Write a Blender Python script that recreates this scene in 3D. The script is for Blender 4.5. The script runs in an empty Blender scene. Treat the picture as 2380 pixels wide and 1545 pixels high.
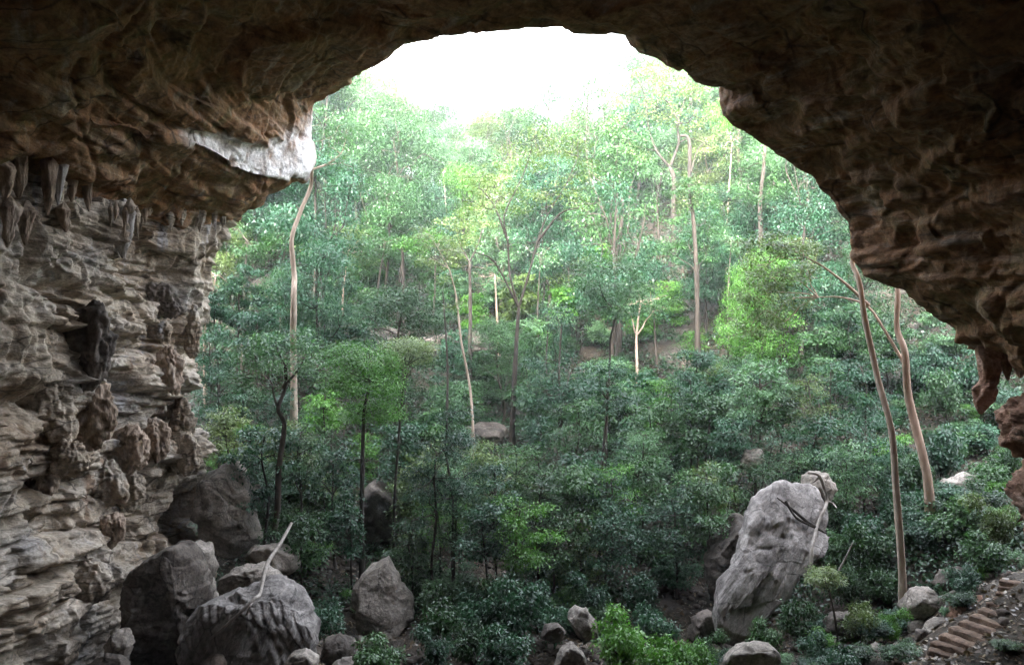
import bpy, math, random
import numpy as np
from mathutils import Vector

# ------------------------------------------------------------------ camera, sky, sun, exposure
S = bpy.context.scene
COL = S.collection
CAMZ = 16.0
cam_d = bpy.data.cameras.new("camera")
cam_d.lens = 28.0
cam_d.sensor_width = 36.0
cam_d.clip_end = 2000.0
cam = bpy.data.objects.new("camera", cam_d)
COL.objects.link(cam)
cam.location = (0, 0, CAMZ)
cam.rotation_euler = (math.radians(90), 0, 0)
S.camera = cam

SUN_DIR = Vector((-0.25, -0.80, 0.54)).normalized()     # towards the sun: high, behind the cave
sun_el = math.asin(SUN_DIR.z)
sun_az = math.atan2(SUN_DIR.x, SUN_DIR.y)
W = bpy.data.worlds.new("World")
S.world = W
W.use_nodes = True
wn = W.node_tree.nodes
sky = wn.new("ShaderNodeTexSky")
sky.sky_type = 'NISHITA'
sky.sun_disc = False
sky.sun_elevation = sun_el
sky.sun_rotation = sun_az
sky.air_density = 1.0
sky.dust_density = 3.0
sky.ozone_density = 0.6
hs = wn.new("ShaderNodeHueSaturation")             # thin high cloud: the sky's blue is washed out
hs.inputs["Saturation"].default_value = 0.35
W.node_tree.links.new(sky.outputs[0], hs.inputs["Color"])
W.node_tree.links.new(hs.outputs[0], wn["Background"].inputs[0])
wn["Background"].inputs[1].default_value = 0.15
sun_d = bpy.data.lights.new("sun", 'SUN')
sun_d.energy = 1.0
sun_d.angle = math.radians(22)
sun_d.color = (1.0, 0.98, 0.95)
sun = bpy.data.objects.new("sun", sun_d)
COL.objects.link(sun)
sun.rotation_euler = SUN_DIR.to_track_quat('Z', 'Y').to_euler()
sun.location = (0, -20, 120)
S.view_settings.view_transform = 'Standard'
S.view_settings.look = 'None'
S.view_settings.exposure = 4.75
S.view_settings.gamma = 1.0
S.view_settings.use_curve_mapping = False
S.cycles.use_denoising = True
S.cycles.max_bounces = 8
S.cycles.diffuse_bounces = 5
S.cycles.sample_clamp_indirect = 4.0
S.cycles.caustics_reflective = False
S.cycles.caustics_refractive = False

# ------------------------------------------------------------------ helpers
F, CX, CY = 2380 * 28 / 36.0, 1190.0, 772.5


def P(u, v, d):
    """a point of the place that lies at depth d on the sight line through (u, v)"""
    return np.array(((u - CX) / F * d, d, CAMZ + (CY - v) / F * d))


def PN(u, v, d):
    return P(u * 0.952, v * 0.952, d)


def pj(p):
    return CX + p[0] / p[1] * F, CY - (p[2] - CAMZ) / p[1] * F


_rs = np.random.RandomState(7)
_perm = _rs.permutation(256).astype(np.int64)
_perm = np.concatenate([_perm, _perm, _perm])
_grad = _rs.normal(size=(256, 3))
_grad /= np.linalg.norm(_grad, axis=1)[:, None]


def perlin(p):
    p = np.asarray(p, float)
    i = np.floor(p).astype(np.int64)
    f = p - i
    w = f * f * f * (f * (f * 6 - 15) + 10)
    i &= 255
    out = 0
    for dx in (0, 1):
        wx = w[:, 0] if dx else 1 - w[:, 0]
        for dy in (0, 1):
            wy = w[:, 1] if dy else 1 - w[:, 1]
            for dz in (0, 1):
                wz = w[:, 2] if dz else 1 - w[:, 2]
                h = _perm[_perm[_perm[(i[:, 0] + dx) & 255] + ((i[:, 1] + dy) & 255)] + ((i[:, 2] + dz) & 255)]
                g = _grad[h]
                out = out + wx * wy * wz * (g[:, 0] * (f[:, 0] - dx) + g[:, 1] * (f[:, 1] - dy) + g[:, 2] * (f[:, 2] - dz))
    return out * 1.5


def fbm(p, o=4, gain=0.5):
    p = np.asarray(p, float)
    a, t = 1.0, 0
    for k in range(o):
        t = t + a * perlin(p * 2.03 ** k + 17.3 * k)
        a *= gain
    return t


def ridged(p, o=3):
    p = np.asarray(p, float)
    a, t = 1.0, 0
    for k in range(o):
        t = t + a * (1 - 2 * np.abs(perlin(p * 2.1 ** k + 9.1 * k)))
        a *= 0.5
    return t


_wo = _rs.uniform(0.12, 0.88, (256, 3)).astype(np.float32)
_wv_ = _rs.uniform(-1, 1, 256).astype(np.float32)
_wg = _rs.normal(size=(256, 3)).astype(np.float32)
_wg /= np.linalg.norm(_wg, axis=1)[:, None]


def facets(p, A, B, eps=0.10):
    """broken rock: every Voronoi block has its own height and its own tilt"""
    p = np.asarray(p, np.float32)
    i0 = np.floor(p - 0.5).astype(np.int64)
    d1 = np.full(len(p), 1e9, np.float32)
    d2 = d1.copy()
    v1 = np.zeros(len(p), np.float32)
    v2 = v1.copy()
    for ox in (0, 1):
        for oy in (0, 1):
            for oz in (0, 1):
                c = i0 + (ox, oy, oz)
                h = _perm[_perm[_perm[c[:, 0] & 255] + (c[:, 1] & 255)] + (c[:, 2] & 255)]
                q = p - (c + _wo[h]).astype(np.float32)
                d = np.sqrt((q * q).sum(1))
                v = _wv_[h] * A + (q * _wg[h]).sum(1) * B
                m1 = d < d1
                m2 = ~m1 & (d < d2)
                d2 = np.where(m1, d1, np.where(m2, d, d2))
                v2 = np.where(m1, v1, np.where(m2, v, v2))
                d1 = np.where(m1, d, d1)
                v1 = np.where(m1, v, v1)
    w = 0.5 + 0.5 * np.clip((d2 - d1) / eps, 0, 1)
    return (w * v1 + (1 - w) * v2).astype(float)


def hash1(i, s=0):
    x = np.sin(np.asarray(i, float) * 127.1 + s * 311.7) * 43758.5453
    return x - np.floor(x)


def sstep(a, b, x):
    t = np.clip((x - a) / (b - a), 0, 1)
    return t * t * (3 - 2 * t)


def mk_mesh(name, V, Q, mat, attrs=None, smooth=True):
    V = np.asarray(V, np.float32)
    Q = np.asarray(Q, np.int32)
    me = bpy.data.meshes.new(name)
    me.vertices.add(len(V))
    me.vertices.foreach_set("co", V.ravel())
    k = Q.shape[1]
    me.loops.add(Q.size)
    me.loops.foreach_set("vertex_index", Q.ravel())
    me.polygons.add(len(Q))
    me.polygons.foreach_set("loop_start", np.arange(0, Q.size, k, dtype=np.int32))
    me.polygons.foreach_set("loop_total", np.full(len(Q), k, np.int32))
    if smooth:
        me.polygons.foreach_set("use_smooth", np.ones(len(Q), bool))
    for an, av in (attrs or {}).items():
        at = me.attributes.new(an, 'FLOAT', 'POINT')
        at.data.foreach_set("value", np.asarray(av, np.float32))
    me.update(calc_edges=True)
    if mat:
        me.materials.append(mat)
    return me


def ob(name, me, parent=None, loc=None):
    o = bpy.data.objects.new(name, me)
    COL.objects.link(o)
    if parent:
        o.parent = parent
    if loc is not None:
        o.location = [float(x) for x in loc]
    return o


def tag(o, label, cat, group=None):
    o["label"] = label
    o["category"] = cat
    if group:
        o["group"] = group
    return o


def setting(o, kind='structure'):
    o["kind"] = kind
    return o


def grid_quads(n, m, off=0):
    a = np.arange(n * m).reshape(n, m) + off
    return np.stack([a[:-1, :-1], a[1:, :-1], a[1:, 1:], a[:-1, 1:]], -1).reshape(-1, 4)


def crom(C, t):
    """Catmull-Rom along axis 0 of C at parameters t (in segments)"""
    n = len(C)
    i = np.clip(np.floor(t).astype(int), 0, n - 2)
    f = (t - i).reshape((-1,) + (1,) * (C.ndim - 1))
    p1, p2 = C[i], C[i + 1]
    p0 = np.where((i == 0).reshape(f.shape), 2 * p1 - p2, C[np.maximum(i - 1, 0)])
    p3 = np.where((i == n - 2).reshape(f.shape), 2 * p2 - p1, C[np.minimum(i + 2, n - 1)])
    m1, m2 = (p2 - p0) * 0.42, (p3 - p1) * 0.42
    f2, f3 = f * f, f * f * f
    return (2 * f3 - 3 * f2 + 1) * p1 + (f3 - 2 * f2 + f) * m1 + (-2 * f3 + 3 * f2) * p2 + (f3 - f2) * m2


class Tubes:
    def __init__(self):
        self.V, self.Q, self.n = [], [], 0

    def add(self, pts, rad, sides=7, wob=0.0, seed=0, sub=3):
        pts = np.asarray(pts, float)
        rad = np.asarray(rad, float)
        if np.ndim(rad) == 0 or len(rad) != len(pts):
            rad = np.linspace(rad.ravel()[0], rad.ravel()[-1], len(pts))
        if sub > 1 and len(pts) > 1:
            t = np.linspace(0, len(pts) - 1, (len(pts) - 1) * sub + 1)
            rad = np.interp(t, np.arange(len(rad)), rad)
            pts = crom(pts, t)
        T = np.gradient(pts, axis=0)
        T /= np.linalg.norm(T, axis=1)[:, None] + 1e-9
        ref = np.array((1.0, 0.03, 0.02)) if abs(T[0][2]) > 0.5 else np.array((0.02, 0.03, 1.0))
        A = np.cross(T, ref)
        A /= np.linalg.norm(A, axis=1)[:, None] + 1e-9
        B = np.cross(T, A)
        th = np.linspace(0, 2 * math.pi, sides, endpoint=False)
        R = rad[:, None] * np.ones(sides)
        if wob:
            q = np.stack([np.cos(th)[None, :] * 1.3 + 0 * R, np.sin(th)[None, :] * 1.3 + 0 * R,
                          np.arange(len(pts))[:, None] * 0.37 + seed + 0 * R], -1).reshape(-1, 3)
            R = R * (1 + wob * perlin(q).reshape(R.shape))
        ring = pts[:, None, :] + R[:, :, None] * (np.cos(th)[None, :, None] * A[:, None, :] + np.sin(th)[None, :, None] * B[:, None, :])
        V = ring.reshape(-1, 3)
        n, m = len(pts), sides
        a = np.arange(n * m).reshape(n, m) + self.n
        b = np.roll(a, -1, axis=1)
        Q = np.stack([a[:-1], b[:-1], b[1:], a[1:]], -1).reshape(-1, 4)
        self.V.append(V)
        self.Q.append(Q)
        self.n += len(V)
        # end cap
        c = len(V)
        self.V.append(pts[-1:] + T[-1:] * rad[-1] * 0.6)
        e = np.stack([a[-1], b[-1], np.full(m, self.n), np.full(m, self.n)], -1)
        self.caps = getattr(self, 'caps', []) + [e[:, :3]]
        self.n += 1

    def mesh(self, name, mat):
        V = np.concatenate(self.V)
        Q = np.concatenate(self.Q)
        me = bpy.data.meshes.new(name)
        tri = np.concatenate(self.caps)
        me.vertices.add(len(V))
        me.vertices.foreach_set("co", V.astype(np.float32).ravel())
        me.loops.add(Q.size + tri.size)
        me.loops.foreach_set("vertex_index", np.concatenate([Q.ravel(), tri.ravel()]).astype(np.int32))
        me.polygons.add(len(Q) + len(tri))
        me.polygons.foreach_set("loop_start", np.concatenate([np.arange(0, Q.size, 4), Q.size + np.arange(0, tri.size, 3)]).astype(np.int32))
        me.polygons.foreach_set("loop_total", np.concatenate([np.full(len(Q), 4), np.full(len(tri), 3)]).astype(np.int32))
        me.polygons.foreach_set("use_smooth", np.ones(len(Q) + len(tri), bool))
        me.update(calc_edges=True)
        me.materials.append(mat)
        return me


# ------------------------------------------------------------------ materials
class NT:
    def __init__(self, name):
        self.m = bpy.data.materials.new(name)
        self.m.use_nodes = True
        self.t = self.m.node_tree
        self.b = self.t.nodes["Principled BSDF"]
        self.out = self.t.nodes["Material Output"]
        self.geo = self.t.nodes.new("ShaderNodeNewGeometry")
        self.tc = self.t.nodes.new("ShaderNodeTexCoord")

    def link(self, a, b):
        self.t.links.new(a, b)

    def coords(self, scale=(1, 1, 1), rot=(0, 0, 0), world=True):
        mp = self.t.nodes.new("ShaderNodeMapping")
        mp.inputs["Scale"].default_value = scale
        src = self.geo.outputs["Position"] if world else self.tc.outputs["Object"]
        if any(rot):
            mr = self.t.nodes.new("ShaderNodeMapping")
            mr.inputs["Rotation"].default_value = rot
            self.link(src, mr.inputs[0])
            src = mr.outputs[0]
        self.link(src, mp.inputs[0])
        return mp.outputs[0]

    def noise(self, vec, scale, detail=5, rough=0.55, dist=0.0):
        n = self.t.nodes.new("ShaderNodeTexNoise")
        n.inputs["Scale"].default_value = scale
        n.inputs["Detail"].default_value = detail
        n.inputs["Roughness"].default_value = rough
        n.inputs["Distortion"].default_value = dist
        self.link(vec, n.inputs["Vector"])
        return n.outputs[0]

    def cracks(self, vec, scale, width, warp=0.35):
        """fracture lines: 1 in the crack, 0 on the blocks"""
        w = self.t.nodes.new("ShaderNodeTexNoise")
        w.inputs["Scale"].default_value = scale * 1.7
        w.inputs["Detail"].default_value = 4
        self.link(vec, w.inputs["Vector"])
        a = self.t.nodes.new("ShaderNodeVectorMath")
        a.operation = 'MULTIPLY_ADD'
        a.inputs[1].default_value = (warp / scale,) * 3
        self.link(w.outputs["Color"], a.inputs[0])
        self.link(vec, a.inputs[2])
        v = self.t.nodes.new("ShaderNodeTexVoronoi")
        v.feature = 'DISTANCE_TO_EDGE'
        v.inputs["Scale"].default_value = scale
        self.link(a.outputs[0], v.inputs["Vector"])
        return self.ramp(v.outputs["Distance"], [(0.0, 1.0), (width, 0.0)])

    def ramp(self, fac, stops):
        r = self.t.nodes.new("ShaderNodeValToRGB")
        e = r.color_ramp.elements
        while len(e) < len(stops):
            e.new(0.5)
        for k, (p, c) in enumerate(stops):
            e[k].position = p
            e[k].color = (*c, 1) if isinstance(c, (tuple, list)) else (c, c, c, 1)
        self.link(fac, r.inputs[0])
        return r.outputs[0]

    def mix(self, fac, a, b, mode='MIX'):
        m = self.t.nodes.new("ShaderNodeMix")
        m.data_type = 'RGBA'
        m.blend_type = mode
        for s, x in ((m.inputs[0], fac), (m.inputs[6], a), (m.inputs[7], b)):
            if hasattr(x, "links"):
                self.link(x, s)
            elif isinstance(x, (tuple, list)):
                s.default_value = (*x, 1)
            else:
                s.default_value = x
        return m.outputs[2]

    def math(self, op, a, b=0.0):
        m = self.t.nodes.new("ShaderNodeMath")
        m.operation = op
        for s, x in ((m.inputs[0], a), (m.inputs[1], b)):
            if hasattr(x, "links"):
                self.link(x, s)
            else:
                s.default_value = x
        return m.outputs[0]

    def attr(self, name):
        a = self.t.nodes.new("ShaderNodeAttribute")
        a.attribute_name = name
        return a.outputs["Fac"]

    def rnd(self):
        return self.t.nodes.new("ShaderNodeObjectInfo").outputs["Random"]

    def bump(self, h, strength=0.4, dist=0.1, prev=None):
        b = self.t.nodes.new("ShaderNodeBump")
        b.inputs["Strength"].default_value = strength
        b.inputs["Distance"].default_value = dist
        self.link(h, b.inputs["Height"])
        if prev:
            self.link(prev, b.inputs["Normal"])
        return b.outputs[0]

    def done(self, color, rough=0.9, normal=None, spec=0.3):
        if hasattr(color, "links"):
            self.link(color, self.b.inputs["Base Color"])
        else:
            self.b.inputs["Base Color"].default_value = (*color, 1)
        if hasattr(rough, "links"):
            self.link(rough, self.b.inputs["Roughness"])
        else:
            self.b.inputs["Roughness"].default_value = rough
        self.b.inputs["Specular IOR Level"].default_value = spec
        if normal:
            self.link(normal, self.b.inputs["Normal"])
        return self.m


def mat_wall():
    n = NT("limestone_wall")
    big = n.noise(n.coords((0.22, 0.22, 0.3)), 1.0, 5)
    c = n.ramp(big, [(0.32, (0.27, 0.19, 0.125)), (0.45, (0.45, 0.36, 0.265)), (0.56, (0.54, 0.465, 0.38)), (0.68, (0.37, 0.35, 0.34))])
    strat = n.noise(n.coords((0.18, 0.18, 4.2)), 1.0, 7, 0.7, 0.2)
    c = n.mix(n.ramp(strat, [(0.42, 0.0), (0.62, 0.7)]), c, (0.40, 0.35, 0.29))
    c = n.mix(n.ramp(strat, [(0.30, 0.75), (0.40, 0.0)]), c, (0.12, 0.09, 0.065))
    drip = n.noise(n.coords((0.8, 0.8, 0.11)), 1.0, 5, 0.6, 0.5)
    c = n.mix(n.ramp(drip, [(0.60, 0.0), (0.70, 0.75)]), c, (0.42, 0.43, 0.47))
    drip2 = n.noise(n.coords((0.55, 0.55, 0.10), (0.3, 0, 0)), 1.3, 5, 0.6, 0.4)
    c = n.mix(n.ramp(drip2, [(0.56, 0.0), (0.68, 0.8)]), c, (0.16, 0.085, 0.04))
    fine = n.noise(n.coords(), 3.0, 8, 0.7)
    seep = n.noise(n.coords((0.35, 0.35, 0.13)), 1.0, 6, 0.62, 0.8)
    c = n.mix(n.ramp(seep, [(0.30, 0.75), (0.42, 0.0)]), c, (0.085, 0.06, 0.042))
    c = n.mix(n.ramp(seep, [(0.60, 0.0), (0.72, 0.7)]), c, (0.56, 0.50, 0.42))
    c = n.mix(1.0, c, n.ramp(fine, [(0.3, 0.45), (0.7, 1.3)]), 'MULTIPLY')
    crk = n.cracks(n.coords((0.55, 0.55, 1.7)), 0.75, 0.045)
    crk = n.math('MULTIPLY', crk, n.ramp(n.noise(n.coords(), 0.5, 3), [(0.42, 0.0), (0.58, 0.85)]))
    c = n.mix(crk, c, (0.05, 0.036, 0.026))
    grit = n.noise(n.coords((1, 1, 1.8)), 7.0, 6, 0.8)
    c = n.mix(1.0, c, n.ramp(grit, [(0.3, 0.6), (0.7, 1.25)]), 'MULTIPLY')
    nb = n.bump(n.noise(n.coords((1, 1, 2.2)), 2.5, 8, 0.65), 0.7, 0.25)
    return n.done(c, 0.85, n.bump(fine, 0.5, 0.06, nb))


def mat_roof():
    n = NT("cave_roof_rock")
    big = n.noise(n.coords((0.2, 0.35, 0.3), (0, 0.4, 0.5)), 1.0, 8, 0.68, 0.0)
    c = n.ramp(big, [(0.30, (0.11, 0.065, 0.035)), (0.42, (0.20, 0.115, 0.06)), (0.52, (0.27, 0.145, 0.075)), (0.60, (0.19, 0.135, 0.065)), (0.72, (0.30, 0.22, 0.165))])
    bed = n.noise(n.coords((0.22, 0.12, 2.6), (0, -0.16, 0)), 1.0, 7, 0.68, 0.4)
    c = n.mix(n.ramp(bed, [(0.54, 0.0), (0.66, 0.7)]), c, (0.36, 0.27, 0.20))
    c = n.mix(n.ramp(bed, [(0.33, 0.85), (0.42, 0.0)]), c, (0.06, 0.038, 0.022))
    st = n.noise(n.coords((0.9, 0.10, 0.9), (0, 0.0, -0.55)), 1.4, 6, 0.65, 0.15)
    c = n.mix(n.ramp(st, [(0.58, 0.0), (0.70, 0.7)]), c, (0.38, 0.34, 0.30))
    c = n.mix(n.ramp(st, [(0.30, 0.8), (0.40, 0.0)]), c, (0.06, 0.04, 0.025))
    rust = n.noise(n.coords((0.5, 0.5, 0.5)), 1.1, 5, 0.6)
    c = n.mix(n.ramp(rust, [(0.55, 0.0), (0.68, 0.75)]), c, (0.25, 0.11, 0.045))
    pale = n.attr("pale")
    c = n.mix(pale, c, n.ramp(n.noise(n.coords((1.2, 0.5, 0.35)), 1.2, 6, 0.65), [(0.33, (0.36, 0.30, 0.26)), (0.54, (0.72, 0.69, 0.68))]))
    fine = n.noise(n.coords(), 2.6, 8, 0.7)
    c = n.mix(1.0, c, n.ramp(fine, [(0.3, 0.5), (0.7, 1.3)]), 'MULTIPLY')
    crk = n.cracks(n.coords((0.45, 0.9, 1.0), (0, 0, -0.5)), 0.42, 0.03)
    crk = n.math('MULTIPLY', crk, n.ramp(n.noise(n.coords(), 0.35, 3), [(0.44, 0.0), (0.56, 0.85)]))
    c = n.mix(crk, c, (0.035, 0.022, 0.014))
    grit = n.noise(n.coords((1, 0.4, 1), (0, 0, -0.5)), 6.0, 6, 0.8)
    c = n.mix(1.0, c, n.ramp(grit, [(0.3, 0.65), (0.7, 1.6)]), 'MULTIPLY')
    nb = n.bump(n.noise(n.coords((1, 0.5, 1), (0, 0.3, 0.5)), 1.6, 8, 0.65), 0.7, 0.3)
    return n.done(c, 0.85, n.bump(fine, 0.5, 0.06, nb))


def mat_rock(name, c1, c2, c3, stretch=(1, 1, 1), rot=(0, 0, 0), sc=0.7, bump=0.5):
    n = NT(name)
    big = n.noise(n.coords(stretch, rot), sc, 6, 0.6, 0.3)
    c = n.ramp(big, [(0.34, c1), (0.50, c2), (0.66, c3)])
    fine = n.noise(n.coords(), 4.0, 8, 0.7)
    c = n.mix(1.0, c, n.ramp(fine, [(0.3, 0.55), (0.7, 1.25)]), 'MULTIPLY')
    crk = n.cracks(n.coords(tuple(0.5 + 0.5 * x for x in stretch), rot), 0.8, 0.03)
    crk = n.math('MULTIPLY', crk, n.ramp(n.noise(n.coords(), 0.6, 3), [(0.48, 0.0), (0.58, 0.8)]))
    c = n.mix(crk, c, tuple(0.3 * x for x in c1))
    grit = n.noise(n.coords(stretch, rot), 8.0, 6, 0.8)
    c = n.mix(1.0, c, n.ramp(grit, [(0.3, 0.65), (0.7, 1.25)]), 'MULTIPLY')
    moss = n.noise(n.coords(), 0.9, 6, 0.7)
    c = n.mix(n.ramp(moss, [(0.60, 0.0), (0.70, 0.45)]), c, (0.055, 0.06, 0.03))
    v = n.math('MULTIPLY_ADD', n.rnd(), 0.4)
    v.node.inputs[2].default_value = 0.8
    c = n.mix(1.0, c, v, 'MULTIPLY')
    nb = n.bump(n.noise(n.coords(stretch, rot), 2.2, 8, 0.65), bump, 0.25)
    return n.done(c, 0.88, n.bump(fine, 0.4, 0.05, nb))


def mat_ground():
    n = NT("forest_floor")
    big = n.noise(n.coords(), 0.25, 6, 0.6)
    c = n.ramp(big, [(0.35, (0.02, 0.019, 0.013)), (0.5, (0.045, 0.036, 0.026)), (0.65, (0.085, 0.07, 0.055))])
    lit = n.noise(n.coords(), 5.0, 8, 0.75)
    c = n.mix(n.ramp(lit, [(0.5, 0.0), (0.62, 0.8)]), c, (0.11, 0.078, 0.055))
    c = n.mix(n.ramp(lit, [(0.34, 0.8), (0.44, 0.0)]), c, (0.02, 0.022, 0.015))
    rocky = n.attr("rocky")
    st = n.noise(n.coords((0.3, 0.3, 2.5)), 1.0, 7, 0.65, 0.4)
    c = n.mix(rocky, c, n.ramp(st, [(0.35, (0.045, 0.038, 0.032)), (0.6, (0.12, 0.105, 0.092))]))
    nb = n.bump(n.noise(n.coords(), 1.5, 8, 0.7), 0.8, 0.4)
    return n.done(c, 0.95, n.bump(lit, 0.7, 0.12, nb))


def mat_bark(name, c1, c2):
    n = NT(name)
    g = n.noise(n.coords((3, 3, 0.5)), 1.5, 6, 0.65)
    c = n.ramp(g, [(0.35, c1), (0.65, c2)])
    spot = n.noise(n.coords((1, 1, 0.6)), 1.3, 4)
    c = n.mix(n.ramp(spot, [(0.55, 0.0), (0.7, 0.5)]), c, tuple(min(1, x * 1.4 + 0.02) for x in c2))
    return n.done(c, 0.85, n.bump(g, 0.5, 0.05))


def mat_leaf(name, dark, mid, light, trans=0.28):
    dark, mid, light = [tuple(min(.5, x * k) for x, k in zip(c, (1.0, 1.15, 1.1))) for c in (dark, mid, light)]
    n = NT(name)
    var = n.attr("var")
    v = n.math('ADD', n.math('MULTIPLY', var, 0.62), n.math('MULTIPLY', n.rnd(), 0.38))
    c = n.ramp(v, [(0.12, dark), (0.5, mid), (0.88, light)])
    m = n.done(c, 0.33, None, 0.5)
    tr = n.t.nodes.new("ShaderNodeBsdfTranslucent")
    n.link(n.mix(1.0, c, (1.0, 1.15, 0.75), 'MULTIPLY'), tr.inputs[0])
    mx = n.t.nodes.new("ShaderNodeMixShader")
    mx.inputs[0].default_value = trans
    n.link(n.b.outputs[0], mx.inputs[1])
    n.link(tr.outputs[0], mx.inputs[2])
    n.link(mx.outputs[0], n.out.inputs[0])
    return m


M_WALL, M_ROOF, M_GROUND = mat_wall(), mat_roof(), mat_ground()
M_BOULDER = mat_rock("grey_boulder_rock", (0.14, 0.12, 0.10), (0.27, 0.235, 0.20), (0.39, 0.345, 0.30))
M_SLAB = mat_rock("leaning_slab_rock", (0.17, 0.15, 0.14), (0.32, 0.29, 0.27), (0.45, 0.41, 0.38), (0.28, 1, 1.5), (0, 1.02, 0), 1.1, 0.9)
M_DARKROCK = mat_rock("dark_boulder_rock", (0.06, 0.05, 0.042), (0.12, 0.10, 0.085), (0.19, 0.16, 0.135))
M_BROWN = mat_rock("brown_flowstone", (0.22, 0.16, 0.115), (0.38, 0.29, 0.22), (0.50, 0.41, 0.33), (1, 1, 0.3), (0, 0, 0), 1.3, 0.8)
M_GREYFLOW = mat_rock("grey_flowstone", (0.26, 0.23, 0.21), (0.44, 0.405, 0.375), (0.58, 0.555, 0.545), (1, 1, 0.3), (0, 0, 0), 1.3, 0.8)
M_RUBBLE = mat_rock("rubble_rock", (0.055, 0.043, 0.034), (0.115, 0.09, 0.072), (0.19, 0.155, 0.125))
M_RED = mat_rock("reddish_rock", (0.17, 0.085, 0.05), (0.30, 0.17, 0.115), (0.42, 0.28, 0.21), (1, 1, 1.6), (0, 0, 0), 1.0, 0.8)
M_STEP = mat_rock("earthen_step_stone", (0.085, 0.055, 0.038), (0.15, 0.098, 0.068), (0.22, 0.15, 0.105), sc=1.5)
M_BARK_PALE = mat_bark("pale_bark", (0.24, 0.18, 0.135), (0.40, 0.32, 0.255))
M_BARK_TAN = mat_bark("tan_bark", (0.40, 0.30, 0.235), (0.60, 0.49, 0.40))
M_BARK_RED = mat_bark("reddish_bark", (0.29, 0.195, 0.145), (0.46, 0.34, 0.265))
M_BARK = mat_bark("grey_brown_bark", (0.035, 0.028, 0.022), (0.085, 0.068, 0.054))
M_BARK_DARK = mat_bark("dark_bark", (0.02, 0.016, 0.012), (0.05, 0.04, 0.031))
M_DEAD = mat_bark("weathered_wood", (0.20, 0.175, 0.15), (0.40, 0.36, 0.32))
LEAF = {
    'bluish': mat_leaf("bluish_leaf", (0.011, 0.035, 0.018), (0.025, 0.074, 0.036), (0.052, 0.125, 0.060)),
    'green': mat_leaf("green_leaf", (0.014, 0.038, 0.013), (0.034, 0.082, 0.024), (0.075, 0.150, 0.042)),
    'bright': mat_leaf("bright_green_leaf", (0.045, 0.110, 0.014), (0.090, 0.205, 0.028), (0.150, 0.290, 0.050), 0.35),
    'yellowish': mat_leaf("yellowish_leaf", (0.070, 0.095, 0.030), (0.140, 0.172, 0.055), (0.230, 0.255, 0.090), 0.32),
    'olive': mat_leaf("olive_leaf", (0.045, 0.070, 0.018), (0.090, 0.125, 0.030), (0.150, 0.180, 0.050), 0.32),
    'pale': mat_leaf("pale_leaf", (0.048, 0.095, 0.042), (0.095, 0.170, 0.078), (0.165, 0.250, 0.125), 0.35),
}

# ------------------------------------------------------------------ terrain
_ctl = np.array([
    (-19.5, 30, 1), (-19.5, 40, .5), (-10, 26, 3.0), (0, 26, 3.4), (10, 26, 3.3), (0, 30, 2.6), (0, 38, 0.7), (0, 46, .3), (0, 56, 2.5), (0, 70, 7),
    (0, 85, 14), (0, 100, 22), (0, 120, 31), (0, 150, 39), (0, 175, 40), (-18, 150, 42), (20, 150, 44), (-15, 36, .8), (-17, 48, .8), (-15, 60, 5.5), (-24, 62, 9), (-15, 75, 12),
    (-30, 80, 18), (-30, 120, 40), (-36, 160, 54), (11, 40, .6), (10, 50, 2), (12, 60, 5.2), (16, 34, 2.2), (16.3, 30, 3.4), (21, 33, 5.6), (19, 38.5, 1.9),
    (23, 38, 5.2), (22, 42, 5.0), (28, 50, 7.6), (37, 58, 12), (25, 46, 6), (20, 60, 8), (30, 80, 19), (30, 110, 38), (35, 150, 62), (55, 100, 44), (60, 60, 26),
    (0, 0, 14.2), (-10, 0, 13.6), (10, 0, 13.8), (0, 4, 13.6), (0, 12, 9.2), (0, 20, 5.6), (-17, 12, 6), (18, 12, 7.6), (23, 25, 6.2), (0, -30, 13), (20, -30, 12), (-20, -30, 12),
    (-120, 100, 55), (120, 100, 65), (0, 300, 20), (-120, 300, 50), (130, 300, 60), (-100, 0, 30), (100, 0, 30), (70, 160, 74), (-70, 160, 66), (0, 420, 10), (60, 30, 15), (-50, 60, 22),
])


def _tps_k(r2):
    return np.where(r2 > 1e-9, 0.5 * r2 * np.log(r2 + 1e-9), 0)


_n = len(_ctl)
_A = np.zeros((_n + 3, _n + 3))
_d2 = ((_ctl[:, None, :2] - _ctl[None, :, :2]) ** 2).sum(-1)
_A[:_n, :_n] = _tps_k(_d2) + np.eye(_n) * 4.0
_A[:_n, _n] = 1
_A[:_n, _n + 1:] = _ctl[:, :2]
_A[_n, :_n] = 1
_A[_n + 1:, :_n] = _ctl[:, :2].T
_w = np.linalg.solve(_A, np.concatenate([_ctl[:, 2], np.zeros(3)]))


def ground_z(x, y):
    x = np.atleast_1d(np.asarray(x, float))
    y = np.atleast_1d(np.asarray(y, float))
    out = np.empty(len(x))
    for a in range(0, len(x), 20000):
        xs, ys = x[a:a + 20000], y[a:a + 20000]
        r2 = (xs[:, None] - _ctl[None, :, 0]) ** 2 + (ys[:, None] - _ctl[None, :, 1]) ** 2
        out[a:a + 20000] = _tps_k(r2) @ _w[:_n] + _w[_n] + xs * _w[_n + 1] + ys * _w[_n + 2]
    q = np.stack([x, y, 0 * x], -1)
    near = sstep(4, 14, np.abs(y) + np.abs(x))
    out += near * (0.9 * fbm(q / 9.0, 3) + 0.35 * fbm(q / 2.3, 3))
    far = sstep(58, 80, y)
    out += far * 1.6 * fbm(q / 14.0 + 5, 3)
    t = out / 2.4 + 0.5 * fbm(q / 8 + 3, 2)
    ter = (np.floor(t) + sstep(0.55, 0.95, t - np.floor(t))) - t
    out += far * ter * 1.5 * sstep(-0.1, 0.25, fbm(q / 17 + 8, 2))
    return out


def gz(x, y):
    return float(ground_z([x], [y])[0])


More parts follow.
